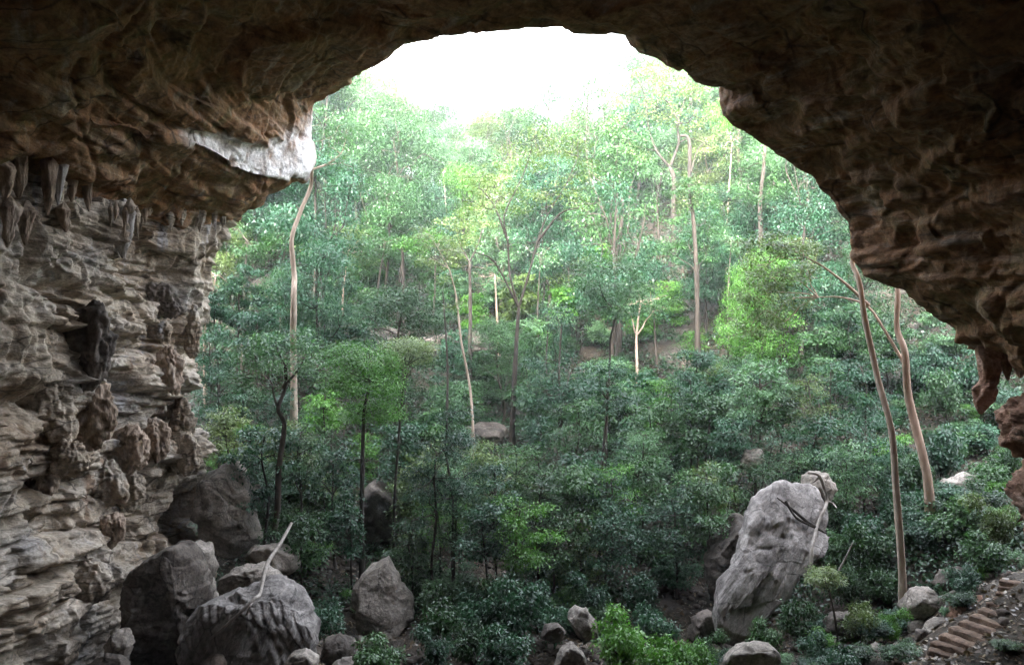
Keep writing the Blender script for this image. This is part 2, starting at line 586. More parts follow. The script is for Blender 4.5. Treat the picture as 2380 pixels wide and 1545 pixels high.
def axis(parts):
    o = []
    for a, b, st in parts:
        o.append(np.arange(a, b, st))
    return np.concatenate(o)


gx = axis([(-420, -60, 20), (-60, -32, 1.2), (-32, 40, 0.33), (40, 66, 1.0), (66, 430, 20)])
gy = axis([(-60, 18, 2.0), (18, 62, 0.33), (62, 110, 0.5), (110, 190, 0.9), (190, 620, 15)])
GX, GY = np.meshgrid(gx, gy, indexing='ij')
gzv = ground_z(GX.ravel(), GY.ravel())
qq = np.stack([GX.ravel(), GY.ravel(), gzv], -1)
rocky = 0.8 * sstep(0.10, 0.40, fbm(qq / 10 + 2, 4)) * sstep(55, 75, GY.ravel()) + 0.5 * sstep(0.1, 0.4, fbm(qq / 3 + 4, 3))
setting(ob("ground", mk_mesh("ground", qq, grid_quads(len(gx), len(gy))[:, ::-1], M_GROUND, {"rocky": np.clip(rocky, 0, 1)})))

# ------------------------------------------------------------------ cave: rim, tunnel, far end
WX = -19.5
rows = []          # rim, mid, inner, edge, back, far


def wrow(z, ru, rx=None):
    v = CY - (z - CAMZ) / 48 * F
    rim = P(ru * 0.952, v, 48)
    rows.append([rim, (WX, 41.5, z), (WX + .2, 35, z), (WX + .3, 27, z), (WX - 1, 4, z), (WX, -32, z)])


for z, u in ((-4, 500), (2, 505), (5.5, 500), (9, 484), (12, 440), (16, 455), (19, 490), (21, 535)):
    wrow(z, u)
NWALL = len(rows)
rows.append([PN(565, 540, 48), (WX, 41.5, 22.2), (WX + .1, 35, 22.1), (WX + .2, 27, 22), (WX - 1, 4, 22), (WX, -32, 20)])
rows.append([PN(600, 515, 48), (WX + 1.6, 41.5, 22.9), (WX + 1.9, 35, 22.7), (WX + 2.0, 27, 22.6), (WX + 1, 4, 22.6), (WX + 2, -32, 21)])
rows.append([PN(700, 452, 48), PN(600, 445, 43.5), (-16.2, 36.5, 23.7), (-16.5, 27, 23.1), (-17.2, 4, 23.2), (-15, -32, 22)])
rows.append([PN(742, 436, 48), PN(622, 430, 43), PN(484, 356, 37), (-15.9, 26, 23.6), (-16.6, 4, 23.6), (-14, -32, 22)])
rows.append([PN(763, 402, 48), PN(628, 415, 43), PN(482, 350, 37), (-15.8, 26, 23.7), (-16.5, 4, 23.7), (-14, -32, 22)])
rows.append([PN(763, 320, 48), PN(640, 362, 43), PN(482, 322, 37), (-15.4, 25.5, 23.9), (-16, 4, 24), (-13.5, -32, 22)])
rows.append([PN(768, 262, 47.5), PN(640, 335, 41.5), PN(474, 310, 36), (-15.1, 25, 24.1), (-15.6, 4, 24.3), (-13, -32, 22)])
rows.append([PN(790, 238, 47), PN(640, 240, 40), PN(380, 215, 31), (-14.6, 23, 24.3), (-14.6, 2, 25), (-12, -32, 23)])
rows.append([PN(860, 195, 44), PN(660, 180, 37), PN(400, 120, 28), (-12.8, 21, 24.6), (-12.6, 1, 26), (-12, -32, 24)])
rows.append([PN(930, 150, 40), PN(730, 125, 34), PN(470, 50, 26), (-10.8, 20, 25.6), (-10.5, 1, 27), (-11, -32, 25)])
rows.append([PN(1010, 92, 35), PN(900, 40, 31.5), PN(700, -110, 26), (-6, 19, 27.2), (-6, 1, 28), (-6, -32, 26)])
rows.append([PN(1110, 82, 33), PN(1080, 20, 30), PN(980, -140, 25), (-2.5, 19, 27.6), (-2, 1, 28.2), (-2, -32, 26)])
rows.append([PN(1360, 72, 32), PN(1370, 5, 29.5), PN(1400, -160, 24.5), (2.5, 19, 27.6), (2, 1, 28.2), (2, -32, 26)])
rows.append([PN(1520, 70, 32), PN(1560, 0, 29), PN(1620, -140, 24.5), (5, 19, 27.3), (6, 1, 28), (6, -32, 26)])
rows.append([PN(1555, 112, 32.2), PN(1660, 60, 29), PN(1800, -80, 24), (7.4, 18.5, 26.6), (9, 1, 27), (9, -32, 25)])
rows.append([PN(1640, 160, 32.6), PN(1770, 120, 29), PN(2000, 30, 24), (9.4, 18.5, 25.6), (11, 1, 26), (11, -32, 24)])
rows.append([PN(1745, 190, 33), PN(1880, 180, 29), PN(2150, 120, 24), (11, 18.5, 24.6), (12.5, 1, 25), (12, -32, 23)])
rows.append([PN(1762, 260, 33.3), PN(1910, 255, 29.5), PN(2230, 230, 24), (12, 18.6, 23.6), (13.5, 1, 23.5), (13, -32, 22)])
rows.append([PN(1785, 305, 33.6), PN(1960, 310, 30), PN(2280, 310, 24.5), (13, 18.8, 22.6), (14.6, 1, 22), (14, -32, 21)])
rows.append([PN(1900, 395, 34), PN(2060, 380, 30), PN(2360, 390, 24.5), (14.2, 19, 21.3), (15.8, 1, 20.6), (16, -32, 20)])
rows.append([PN(1975, 440, 34.3), PN(2150, 450, 30), PN(2430, 470, 25), (15.4, 19.3, 20), (17, 1, 19), (17, -32, 19)])
rows.append([PN(2055, 545, 34.3), PN(2230, 540, 30), PN(2470, 560, 25.2), (16.6, 20, 18.8), (18.2, 1, 17.6), (18, -32, 18)])
rows.append([PN(2082, 650, 34.3), PN(2270, 650, 30), PN(2500, 670, 25.6), (17.8, 20.2, 17.6), (19.4, 1, 16.2), (19, -32, 17)])
rows.append([PN(2130, 690, 34.3), PN(2320, 720, 30.2), PN(2520, 760, 26.4), (18.8, 20.4, 16.9), (20.4, 1, 15), (20, -32, 16)])
rows.append([PN(2250, 745, 34.2), PN(2400, 790, 30.6), PN(2560, 830, 27), (19.8, 20.8, 16.1), (21.4, 1, 14), (21, -32, 15)])
rows.append([PN(2335, 815, 34.1), PN(2450, 850, 31), PN(2580, 880, 27.6), (20.6, 21.4, 15.3), (22.2, 1, 13), (22, -32, 14)])
rows.append([PN(2405, 872, 34), PN(2500, 886, 31.5), PN(2600, 910, 28.2), (21.4, 22, 14.5), (23, 1, 12), (22, -32, 12)])
rows.append([PN(2590, 895, 34.5), (23.4, 31.5, 13.8), (23.2, 28, 13.6), (22.6, 22, 12), (23.6, 1, 9), (22.5, -32, 9)])
rows.append([(27.5, 35.5, 8), (26.0, 32, 8), (25.4, 28, 8), (24, 22, 6), (24, 1, 4), (23, -32, 4)])
rows.append([(28, 36, -4), (26.4, 32, -4), (25.8, 28, -4), (24.5, 22, -4), (24.5, 1, -4), (23.5, -32, -4)])
C = np.array([[np.asarray(p, float) for p in r] for r in rows])
# the outside of the cliff round the mouth, and the far end of the cave
cen = np.array((0.0, 0.0, 14.0))
outw = C[:, 0] - cen
outw[:, 1] = 0
outw /= np.linalg.norm(outw, axis=1)[:, None]
up = np.clip(outw[:, 2], 0, 1)[:, None]
E1 = C[:, 0] + outw * 1.6 + np.array((0, 0.7, 0))
E2 = C[:, 0] + outw * 6 + np.array((0, 1.0, 0))
E3 = C[:, 0] + outw * (20 + 0 * up) + np.array((0, 0.0, 0))  # unseen cliff top, height set to keep sun off the lower forest
E4 = E3 + outw * 30 + np.array((0, -40.0, 0))
far_c = np.array((0.0, -36.0, 14.0))
X1 = C[:, 5] * 0.45 + far_c * 0.55
X2 = C[:, 5] * 0.02 + far_c * 0.98
C = np.concatenate([E4[:, None], E3[:, None], E2[:, None], E1[:, None], C, X1[:, None], X2[:, None]], 1)
NS, NTc = C.shape[:2]
tseg = [4, 8, 14, 14, 120, 110, 95, 40, 10, 3, 3]
tt = np.concatenate([k + np.arange(n) / n for k, n in enumerate(tseg)] + [[NTc - 1.0]])
ss = []
for k in range(NS - 1):
    L = max(np.linalg.norm(C[k, j] - C[k + 1, j]) for j in (4, 5, 6))
    n = int(np.clip(L / (0.072 if k < NWALL else 0.10), 4, 70))
    ss.append(k + np.arange(n) / n)
ss = np.concatenate(ss + [[NS - 1.0]])
G = crom(C, ss)                                        # ns, NT, 3
G = np.moveaxis(crom(np.moveaxis(G, 1, 0), tt), 0, 1)    # ns, nt, 3
ns, nt = G.shape[:2]
d_s = np.gradient(G, axis=0)
d_t = np.gradient(G, axis=1)
N = np.cross(d_s, d_t)
N /= np.linalg.norm(N, axis=2)[:, :, None] + 1e-9
test = (np.array((0, 20, 14.0)) - G)
flip = np.sign((N[:, 60:200] * test[:, 60:200]).sum())
N *= flip
Pn = G.reshape(-1, 3)
Nn = N.reshape(-1, 3)
S_ = np.repeat(ss, nt)
T_ = np.tile(tt, ns)
Pn[:, 2] += 0.9 * fbm(np.stack([0 * S_, Pn[:, 1] / 3.2, 0 * S_], -1) + 3, 3) * np.exp(-((S_ - NWALL - .4) / 0.9) ** 2) * sstep(4.1, 4.5, T_)
wallm = 1 - sstep(NWALL - 0.2, NWALL + 0.6, S_)
rimd = np.clip(np.abs(T_ - 4.0), 0, 1)
lowf = 0.35 + 0.65 * sstep(0.0, 0.5, rimd)
vis = (T_ > 3.2) & (T_ < 7.7)
disp = lowf * ((0.45 + 0.2 * wallm) * fbm(Pn / 7.5, 2) + (0.12 + 0.13 * wallm) * fbm(Pn / 2.8 + 4, 3))
disp += 0.06 * fbm(Pn / 0.8 + 7, 4)
# bedded left wall
zp = Pn[:, 2] + 0.10 * (Pn[:, 1] - 30) + 0.35 * fbm(Pn / 11 + 11, 2)
_rb = np.random.RandomState(17)
bnd = -12 + np.cumsum(_rb.uniform(0.25, 1.0, 90) ** 1.6 * 2.1 + 0.14)
ib = np.searchsorted(bnd, zp)
nb_ = np.minimum(np.abs(zp - bnd[np.clip(ib, 0, 89)]), np.abs(zp - bnd[np.clip(ib - 1, 0, 89)]))
lay = (hash1(ib, 1) - 0.5) * 0.55
yb = Pn[:, 1] + hash1(ib, 6) * 9 + 0.25 * fbm(Pn / 1.5 + 33, 2)
wb = 0.9 + 2.6 * hash1(ib, 7)
cb = np.floor(yb / wb)
eb = np.abs(yb / wb - np.round(yb / wb)) * wb
lay += (hash1(ib * 7.3 + cb * 3.7, 9) - 0.5) * 0.62
lay -= 0.50 * np.exp(-(nb_ / 0.065) ** 2) * sstep(-0.2, 0.2, fbm(Pn * np.array((1, .35, 1)) / 1.6 + 31, 2))
lay -= 0.16 * np.exp(-(eb / 0.06) ** 2) * sstep(0.0, 0.3, fbm(Pn / 1.8 + 35, 2))
q2 = zp * 3.3
id2 = np.floor(q2)
cell = np.floor((Pn[:, 1] + hash1(id2, 4) * 7) / (0.6 + 1.4 * hash1(id2, 5)))
brick = (hash1(id2 * 13.7 + cell * 3.1, 2) - 0.5) * 0.14 * sstep(-0.25, 0.15, fbm(Pn / 4 + 41, 2))
wm = vis & (S_ < NWALL + 1)
Pw = np.stack([Pn[:, 0], Pn[:, 1], zp], -1)[wm]
brick[wm] += facets(Pw / np.array((2.6, 3.0, 0.95)) + 5, 0.42, 0.22, .05) + facets(Pw / np.array((.8, 1.0, 0.30)) + 15, 0.075, 0.06, .06)
bedm = sstep(-0.25, 0.3, fbm(Pn / 6.5 + 44, 2))
lay = lay * (0.35 + 0.65 * bedm)
brick -= 0.12 * np.exp(-(np.minimum(q2 - id2, 1 - q2 + id2) / 0.12) ** 2) * sstep(-0.1, 0.2, fbm(Pn / 3 + 46, 2))
for z0, a, dec in ((6.4, 1.1, 1.6), (10.3, 1.3, 1.7), (14.2, 0.9, 1.2), (16.5, .5, .8), (18.6, 0.8, 0.9)):
    dz = Pn[:, 2] + 0.09 * (Pn[:, 1] - 30) + 0.35 * fbm(Pn / 5 + z0, 2) - z0
    lay -= 0.5 * a * np.exp(-np.clip(-dz, 0, 9) / 0.7) * sstep(0.06, -0.1, dz) * np.clip(0.4 + 1.3 * fbm(Pn / 5.5 + z0 * 3, 2), 0, 1.3)
    lay += a * np.exp(-np.clip(dz, 0, 9) / dec) * sstep(-0.06, 0.14, dz) * np.clip(0.5 + 1.3 * fbm(Pn / 5.5 + z0 * 3, 2), 0, 1.3)
butt = 1.05 * fbm(Pn * np.array((1, 1, 0.4)) / 5.0 + 47, 2) + 0.12 * ridged(Pn * np.array((1, 1, 0.5)) / 2.2 + 49, 3)
flow = sstep(0.16, 0.45, fbm(Pn * np.array((1, 1, 0.45)) / 4.2 + 51, 3))           # dripstone-covered patches
flute = np.abs(perlin(Pn * np.array((1.8, 1.8, 0.25)) + 61)) * 0.7 + 0.35 * fbm(Pn * np.array((1, 1, 0.55)) / 1.1 + 71, 3)
hollow = np.exp(-((Pn[:, 1] - 46.6) / 1.9) ** 2 - ((Pn[:, 2] - 5.2) / 1.5) ** 2)
rough_ = 0.07 * ridged(Pn * np.array((1, 1, 1.6)) / 0.9 + 53, 3) + 0.12 * np.abs(fbm(Pn / 1.2 + 57, 4))
rimk = 0.45 + 0.55 * sstep(0.0, 0.35, rimd)
disp_w = rimk * (butt + lay * (1 - 0.7 * flow)) + rough_ + (brick) * (1 - 0.7 * flow) + flow * (0.2 + 0.8 * flute) - 4.5 * hollow
for y0, z0, ry, rz, am in ((31, 13.2, 2.6, .55, 1.6), (38.5, 13.4, 2.2, .5, 1.2), (34, 9.6, 2.5, .4, 1.2), (42.5, 15.6, 1.6, .7, 1.3), (36, 6.0, 4.0, .22, 1.1), (33, 17.6, 2.4, .4, .9)):
    wz = Pn[:, 2] + 0.08 * (Pn[:, 1] - y0) + 0.35 * fbm(Pn / 2.2 + y0, 3)
    disp_w -= am * np.exp(-((Pn[:, 1] - y0) / ry) ** 4 - ((wz - z0) / rz) ** 2)
# roof: shallow scallops and ridges drawn out along the bedding
ca, sa = math.cos(0.55), math.sin(0.55)
R = np.stack([(Pn[:, 0] * ca + Pn[:, 1] * sa), (-Pn[:, 0] * sa + Pn[:, 1] * ca) * 0.28, Pn[:, 2]], -1)
disp_c = 0.05 * ridged(R / 2.6 + 3, 3) + 0.05 * fbm(R / 0.7 + 13, 3)
cm_ = vis & (S_ > NWALL - 1)
bz = Pn[:, 2] + 0.16 * Pn[:, 0] + 0.05 * Pn[:, 1] + 0.25 * fbm(Pn / 9 + 83, 2)
for th_, am in ((1.1, 0.7), (0.30, 0.35)):
    tq = bz / th_
    fq = tq - np.floor(tq)
    disp_c += am * th_ * (sstep(0.72, 1.0, fq) - fq + 0.4) * Nn[:, 2] * np.clip(0.45 + 1.2 * fbm(Pn / 4 + 85 + th_, 2), 0, 1)
disp_c[cm_] += facets(R[cm_] / np.array((3.6, 1.1, 1.6)) + 25, 0.24, 0.30, 0.07) + facets(R[cm_] / np.array((1.0, .3, .6)) + 35, 0.05, 0.08, .07)
st = Pn[:, 2] * 0.9 + 0.25 * Pn[:, 0] + 0.6 * fbm(Pn / 6 + 81, 2)
disp_c += 0.35 * (hash1(np.floor(st), 8) - 0.5) * sstep(-0.2, 0.2, fbm(Pn / 5 + 91, 2))
crack = np.exp(-(perlin(R / 5.0 + 101) / 0.03) ** 2)
disp_c -= 0.16 * crack
rightm = sstep(8, 14, Pn[:, 0])
disp_c[cm_] += rightm[cm_] * facets(Pn[cm_] / np.array((1.7, 2.6, 1.2)) + 45, 0.20, 0.30)
disp_c += rightm * (0.12 * fbm(Pn / 2.0 + 111, 3) + 0.10 * np.abs(perlin(Pn * np.array((1.3, 0.5, 0.5)) + 121)) * 2 - 0.2)
disp += wallm * disp_w + (1 - wallm) * disp_c * (0.35 + 0.65 * sstep(0.0, 0.35, rimd))
U_, V_ = CX + Pn[:, 0] / np.maximum(Pn[:, 1], 1) * F, CY - (Pn[:, 2] - CAMZ) / np.maximum(Pn[:, 1], 1) * F
iL, iU = NWALL + 3, NWALL + 5
pale = sstep(iL - 0.25, iL + 0.2, S_ + 0.25 * fbm(Pn / 0.8 + 141, 3)) * (1 - sstep(iU + 0.1, iU + 1.0, S_ + 0.3 * fbm(Pn / 0.7 + 151, 3))) * (1 - sstep(6.0, 6.3, T_)) * sstep(3.5, 4.0, T_)
pale *= sstep(-0.45, 0.35, fbm(Pn / 1.3 + 131, 4) + 0.40)
disp = disp * (1 - 0.75 * np.clip(pale, 0, 1))
disp *= np.where(T_ < 3, 0.5, 1.0)
Pd = (Pn + Nn * disp[:, None])
faces = grid_quads(ns, nt).reshape(ns - 1, nt - 1, 4)
if flip < 0:
    pass
i_j = int(np.searchsorted(ss, NWALL + 0.05))


def sub_mesh(name, f, mat):
    f = f.reshape(-1, 4)
    u, inv = np.unique(f, return_inverse=True)
    me = mk_mesh(name, Pd[u], inv.reshape(-1, 4), mat, {"pale": pale[u]})
    return setting(ob(name, me))


sub_mesh("cave_wall", faces[:i_j], M_WALL)
sub_mesh("cave_roof", faces[i_j:], M_ROOF)
Gd = Pd.reshape(ns, nt, 3)


_wv = Gd[:i_j, 60:].reshape(-1, 3)
_wv = _wv[_wv[:, 1] > 15]
_wu, _wvv = CX + _wv[:, 0] / _wv[:, 1] * F, CY - (_wv[:, 2] - CAMZ) / _wv[:, 1] * F


def wall_d(u, v):
    """depth of the left wall's own surface on the sight line (u, v)"""
    m = (np.abs(_wu - u) < 9) & (np.abs(_wvv - v) < 9)
    return float(_wv[m, 1].min()) if m.any() else -(WX + 0.3) * F / max(CX - u, 60)


# ------------------------------------------------------------------ rocks
def icosphere(sub):
    import bmesh
    bm = bmesh.new()
    bmesh.ops.create_icosphere(bm, subdivisions=sub, radius=1.0)
    V = np.array([v.co[:] for v in bm.verts])
    T = np.array([[v.index for v in f.verts] for f in bm.faces])
    bm.free()
    return V / np.linalg.norm(V, axis=1)[:, None], T


ICO = {k: icosphere(k) for k in (3, 4, 5, 6)}


def angular(seed, size, sub=4, nplanes=11, rough=0.06, rot=None):
    rs = np.random.RandomState(seed)
    D, T = ICO[sub]
    n = rs.normal(size=(nplanes, 3))
    n /= np.linalg.norm(n, axis=1)[:, None]
    h = rs.uniform(0.62, 1.0, nplanes)
    c = np.clip(D @ n.T, 1e-3, None)
    r = np.minimum((h / c), 1.15 + 0 * c)
    k = 34.0
    r = -np.log(np.exp(-k * r).sum(1)) / k
    V = D * r[:, None] * np.asarray(size)
    V += D * (np.mean(size) * (0.5 * rough * fbm(D * 3 + seed, 4) + facets(D * 2.2 + seed, 0.07, 0.12)))[:, None]
    if rot is not None:
        from mathutils import Euler
        V = V @ np.array(Euler(rot).to_matrix()).T
    return V, T


def outline_rock(poly, d, thick, sub=5, e=0.55, seed=1, rough=0.10, lean=0.0, ribs=None, front=0.0, bedn=(0.45, 0.8)):
    """a solid boulder whose silhouette follows poly (px) at depth d, with its own thickness (m)"""
    poly = np.array([P(u, v, d)[[0, 2]] for u, v in poly])
    c = poly.mean(0)
    q = poly - c
    D, T = ICO[sub]
    th = np.arctan2(D[:, 2], D[:, 0])
    dirs = np.stack([np.cos(th), np.sin(th)], -1)
    R2 = np.full(len(D), 0.0)
    for a, b in zip(q, np.roll(q, -1, 0)):
        ed = b - a
        den = dirs[:, 0] * ed[1] - dirs[:, 1] * ed[0]
        den = np.where(np.abs(den) < 1e-9, 1e-9, den)
        t = (a[0] * ed[1] - a[1] * ed[0]) / den
        s = (a[0] * dirs[:, 1] - a[1] * dirs[:, 0]) / den
        ok = (t > 0) & (s >= -1e-6) & (s <= 1 + 1e-6)
        R2 = np.where(ok, np.maximum(R2, t), R2)
    cp = np.sqrt(D[:, 0] ** 2 + D[:, 2] ** 2)
    rr = R2 * cp ** e
    V = np.stack([rr * dirs[:, 0], np.sign(D[:, 1]) * thick * np.abs(D[:, 1]) ** e, rr * dirs[:, 1]], -1)
    rsf = np.random.RandomState(seed * 7 + 1)
    ext = np.abs(V).max(0)
    Vn = V / ext
    for _ in range(16):
        n = rsf.normal(size=3) * np.array((1, 1.3, 1))
        n /= np.linalg.norm(n)
        if rsf.rand() < .7:
            n[1] = -abs(n[1])
        sup = (Vn @ n).max()
        h = sup * rsf.uniform(.80, .95) if abs(n[1]) < .5 else sup * rsf.uniform(.62, .88)
        Vn = Vn - np.clip(Vn @ n - h, 0, None)[:, None] * n * 0.97
    V = Vn * ext
    V[:, 1] += lean * V[:, 2] + front * V[:, 0]
    sc = math.sqrt(abs(q[:, 0].ptp() if hasattr(q[:, 0], 'ptp') else np.ptp(q[:, 0])) * np.ptp(q[:, 1]))
    nrm = D / np.linalg.norm(D, axis=1)[:, None]
    V += nrm * (rough * sc * (0.12 * fbm(V / sc * 3 + seed, 5) + 0.10 * np.abs(fbm(V / sc * 5 + seed + 5, 3))))[:, None]
    V += nrm * (sc * rough * (facets(V / sc * np.array((2.6, 2.6, 4.0)) + seed, 0.26, 0.60, .08) + facets(V / sc * np.array((7.0, 7.0, 11.0)) + seed + 9, 0.12, 0.28)))[:, None]
    V += nrm * (0.008 * sc * fbm(V / sc * 14 + seed, 3))[:, None]
    bed = V[:, 2] * bedn[1] + V[:, 0] * bedn[0] + 0.3 * fbm(V / sc * 2 + seed, 3)
    kb = bed / (0.16 * sc)
    V += nrm * (0.012 * sc * (hash1(np.floor(kb), seed) - 0.5) * 2 - 0.018 * sc * np.exp(-(np.minimum(kb % 1, 1 - kb % 1) / 0.09) ** 2) * sstep(-0.1, 0.2, fbm(V / sc * 2.5 + seed + 9, 2)))[:, None]
    if ribs:
        ang, period, amp = ribs
        w = V[:, 0] * math.cos(ang) + V[:, 2] * math.sin(ang) + 0.07 * fbm(V + seed, 3)
        k = w / period
        saw = hash1(np.floor(k), 3) - 0.5 - 0.9 * np.exp(-(np.minimum(k % 1, 1 - k % 1) / 0.13) ** 2)
        fm = np.clip(-D[:, 1] * 1.5 + 0.3, 0, 1)
        V += np.array((0, -1, 0)) * (amp * saw * fm)[:, None]
    return V, T, np.array((c[0], d, c[1]))


def rock_thing(name, V, T, base, mat, label, cat="boulder", group=None):
    z0 = V[:, 2].min()
    loc = np.array((base[0], base[1], base[2] + z0))
    o = ob(name, mk_mesh(name, V - np.array((0, 0, z0)), T, mat), None, loc)
    return tag(o, label, cat, group)


def orock(poly, d, thick, mat, label, name="boulder", cat="boulder", **k):
    V, T, c = outline_rock(poly, d, thick, **k)
    ROCKV[label.split(',')[0]] = V + c
    return rock_thing(name, V, T, c, mat, label, cat)


ROCKV = {}


def on_rock(key, u, v, lift=0.06):
    """a point lying on the near face of a boulder along the sight line (u, v)"""
    W_ = ROCKV[key]
    pu, pv = CX + W_[:, 0] / W_[:, 1] * F, CY - (W_[:, 2] - CAMZ) / W_[:, 1] * F
    m = (np.abs(pu - u) < 12) & (np.abs(pv - v) < 12)
    d = W_[m, 1].min() if m.any() else W_[np.argmin((pu - u) ** 2 + (pv - v) ** 2), 1]
    return P(u, v, float(d) - lift)


# big boulders
orock([(1648, 1418), (1652, 1470), (1690, 1480), (1728, 1476), (1752, 1423), (1806, 1362), (1856, 1318), (1892, 1276), (1936, 1232), (1952, 1180), (1930, 1146), (1890, 1134),
       (1850, 1134), (1812, 1150), (1776, 1182), (1752, 1220), (1730, 1258), (1706, 1303), (1684, 1338), (1664, 1380)], 40, 1.7, M_SLAB,
      "huge pale grey slab boulder leaning uphill under dead branches", sub=6, seed=3, lean=0.55, rough=0.055, e=0.5, ribs=(2.6, 0.6, 0.035), front=-0.15, bedn=(-0.86, 0.5))
orock([(1628, 1395), (1650, 1300), (1680, 1240), (1725, 1212), (1765, 1225), (1770, 1300), (1740, 1370), (1690, 1420)], 43, 1.6, M_DARKROCK,
      "rounded dark boulder tucked behind the huge leaning slab", seed=5, lean=0.3)
orock([(1600, 1500), (1610, 1440), (1640, 1420), (1680, 1440), (1690, 1500)], 40.6, 0.9, M_DARKROCK, "small dark boulder at the foot of the huge leaning slab", sub=4, seed=51)
orock([(1866, 1165), (1876, 1112), (1900, 1095), (1926, 1100), (1936, 1130), (1930, 1170)], 43, 1.3, M_BOULDER,
      "grey knob of rock perched behind the top of the leaning slab", sub=4, seed=6)
orock([(815, 1368), (850, 1335), (893, 1310), (925, 1362), (955, 1392), (962, 1440), (905, 1474), (870, 1466), (838, 1482), (826, 1425)], 42, 1.5, M_BOULDER,
      "pointed pyramid shaped grey boulder with a smooth sloping face", seed=8, e=0.42, lean=0.45, rough=0.06)
orock([(288, 1560), (290, 1420), (305, 1330), (345, 1295), (405, 1266), (428, 1274), (462, 1350), (482, 1450), (455, 1560)], 36.5, 1.5, M_DARKROCK,
      "tall dark slab boulder standing against the left cave wall", sub=6, seed=9, e=0.4, rough=0.06, front=0.35)
orock([(412, 1448), (432, 1425), (560, 1372), (640, 1365), (690, 1395), (735, 1460), (740, 1570), (450, 1570), (425, 1500)], 35.5, 1.7, M_SLAB,
      "broad tilted boulder of ribbed layered rock under a fallen log", sub=6, seed=10, e=0.45, ribs=(0.5, 0.34, 0.15), lean=0.5, rough=0.06)
orock([(466, 1290), (468, 1150), (498, 1092), (528, 1070), (560, 1095), (590, 1150), (580, 1200), (606, 1255), (575, 1290)], 47, 1.8, M_BOULDER,
      "tall upright grey block beside the mouth of a black hollow", sub=5, seed=11, e=0.45, rough=0.10)
orock([(420, 1345), (425, 1275), (455, 1260), (482, 1266), (500, 1320), (490, 1350)], 40, 0.9, M_BOULDER, "squarish pale block behind the tall dark slab boulder", sub=4, seed=12)
orock([(448, 1430), (446, 1350), (462, 1330), (490, 1350), (502, 1400), (490, 1440)], 38.2, 0.8, M_BOULDER, "split block leaning on the right edge of the tall dark slab", sub=4, seed=13)
orock([(498, 1385), (520, 1340), (560, 1315), (610, 1318), (650, 1345), (640, 1385), (560, 1400)], 40.5, 1.2, M_BOULDER, "low rounded boulder between the split block and the fallen log", sub=5, seed=14)
orock([(560, 1300), (590, 1270), (640, 1262), (690, 1290), (700, 1330), (620, 1330)], 43, 1.2, M_BOULDER, "flat grey rock beneath the upright block", sub=4, seed=15)
orock([(820, 1260), (848, 1140), (880, 1108), (905, 1145), (930, 1170), (925, 1260)], 53, 1.4, M_DARKROCK, "dark peaked rock half hidden among thin trunks", sub=4, seed=16)
orock([(745, 1540), (752, 1490), (785, 1478), (822, 1495), (828, 1545), (790, 1560)], 34.5, 0.9, M_DARKROCK, "brown rounded boulder right of the ribbed boulder", sub=4, seed=17)
orock([(655, 1560), (672, 1522), (710, 1515), (735, 1535), (735, 1565)], 32, 0.7, M_BOULDER, "pale wedge of rock in front of the ribbed boulder", sub=4, seed=18)
orock([(755, 1575), (775, 1538), (815, 1530), (830, 1570)], 31, 0.6, M_BOULDER, "flat pale rock in front of the brown rounded boulder", sub=4, seed=19)
orock([(246, 1500), (262, 1465), (292, 1468), (302, 1500), (290, 1545), (255, 1550)], 34.2, 0.7, M_BOULDER, "angular pale block at the foot of the left wall", sub=4, seed=20)
orock([(228, 1570), (240, 1520), (285, 1525), (300, 1570)], 33.2, 0.6, M_DARKROCK, "brown block under the angular pale block", sub=4, seed=21)
orock([(1318, 1440), (1335, 1410), (1362, 1415), (1388, 1450), (1392, 1490), (1350, 1480)], 37.5, 0.8, M_BOULDER, "cracked pale grey rock beside the glossy bushes", sub=4, seed=22, e=0.45)
orock([(1282, 1560), (1300, 1515), (1330, 1495), (1355, 1520), (1370, 1560)], 33, 0.7, M_BOULDER, "jagged tan rock below the cracked pale rock", sub=4, seed=23)
orock([(1255, 1480), (1265, 1455), (1300, 1450), (1318, 1475), (1300, 1500)], 36.5, 0.5, M_DARKROCK, "small brown rock left of the cracked pale rock", sub=4, seed=24)
orock([(1668, 1560), (1700, 1515), (1770, 1490), (1810, 1510), (1790, 1560)], 32.5, 0.9, M_BOULDER, "pale flat rock spread in front of the leaning slab", sub=4, seed=25)
orock([(1905, 1470), (1930, 1435), (1985, 1425), (2010, 1455), (1980, 1485)], 37, 0.8, M_DARKROCK, "dark low rock beside the thin sapling trunk", sub=4, seed=26)
orock([(2098, 1420), (2125, 1372), (2165, 1368), (2192, 1405), (2170, 1440), (2120, 1440)], 37, 0.9, M_BOULDER, "grey lump of rock just right of the straight pale trunk", sub=4, seed=27)
orock([(2205, 1435), (2225, 1395), (2285, 1385), (2345, 1400), (2330, 1432), (2260, 1460), (2215, 1462)], 34, 0.8, M_RED, "reddish brown boulder above the steps", sub=4, seed=28)
orock([(2148, 1475), (2165, 1445), (2215, 1428), (2205, 1462), (2160, 1495)], 34.4, 0.5, M_BOULDER, "thin grey slab of rock left of the steps", sub=4, seed=29)
orock([(2175, 1160), (2205, 1120), (2260, 1098), (2290, 1125), (2270, 1165)], 46, 1.2, M_BOULDER, "pale bare rock on the leafy right hand slope", sub=4, seed=30)
orock([(1720, 1085), (1735, 1048), (1770, 1040), (1775, 1070), (1745, 1095)], 50, 0.7, M_BOULDER, "small pale rock in the forest above the leaning slab", sub=4, seed=31)
orock([(2175, 1365), (2200, 1330), (2260, 1325), (2285, 1360), (2240, 1390)], 38, 0.9, M_DARKROCK, "dark rock on the slope above the reddish boulder", sub=4, seed=32)

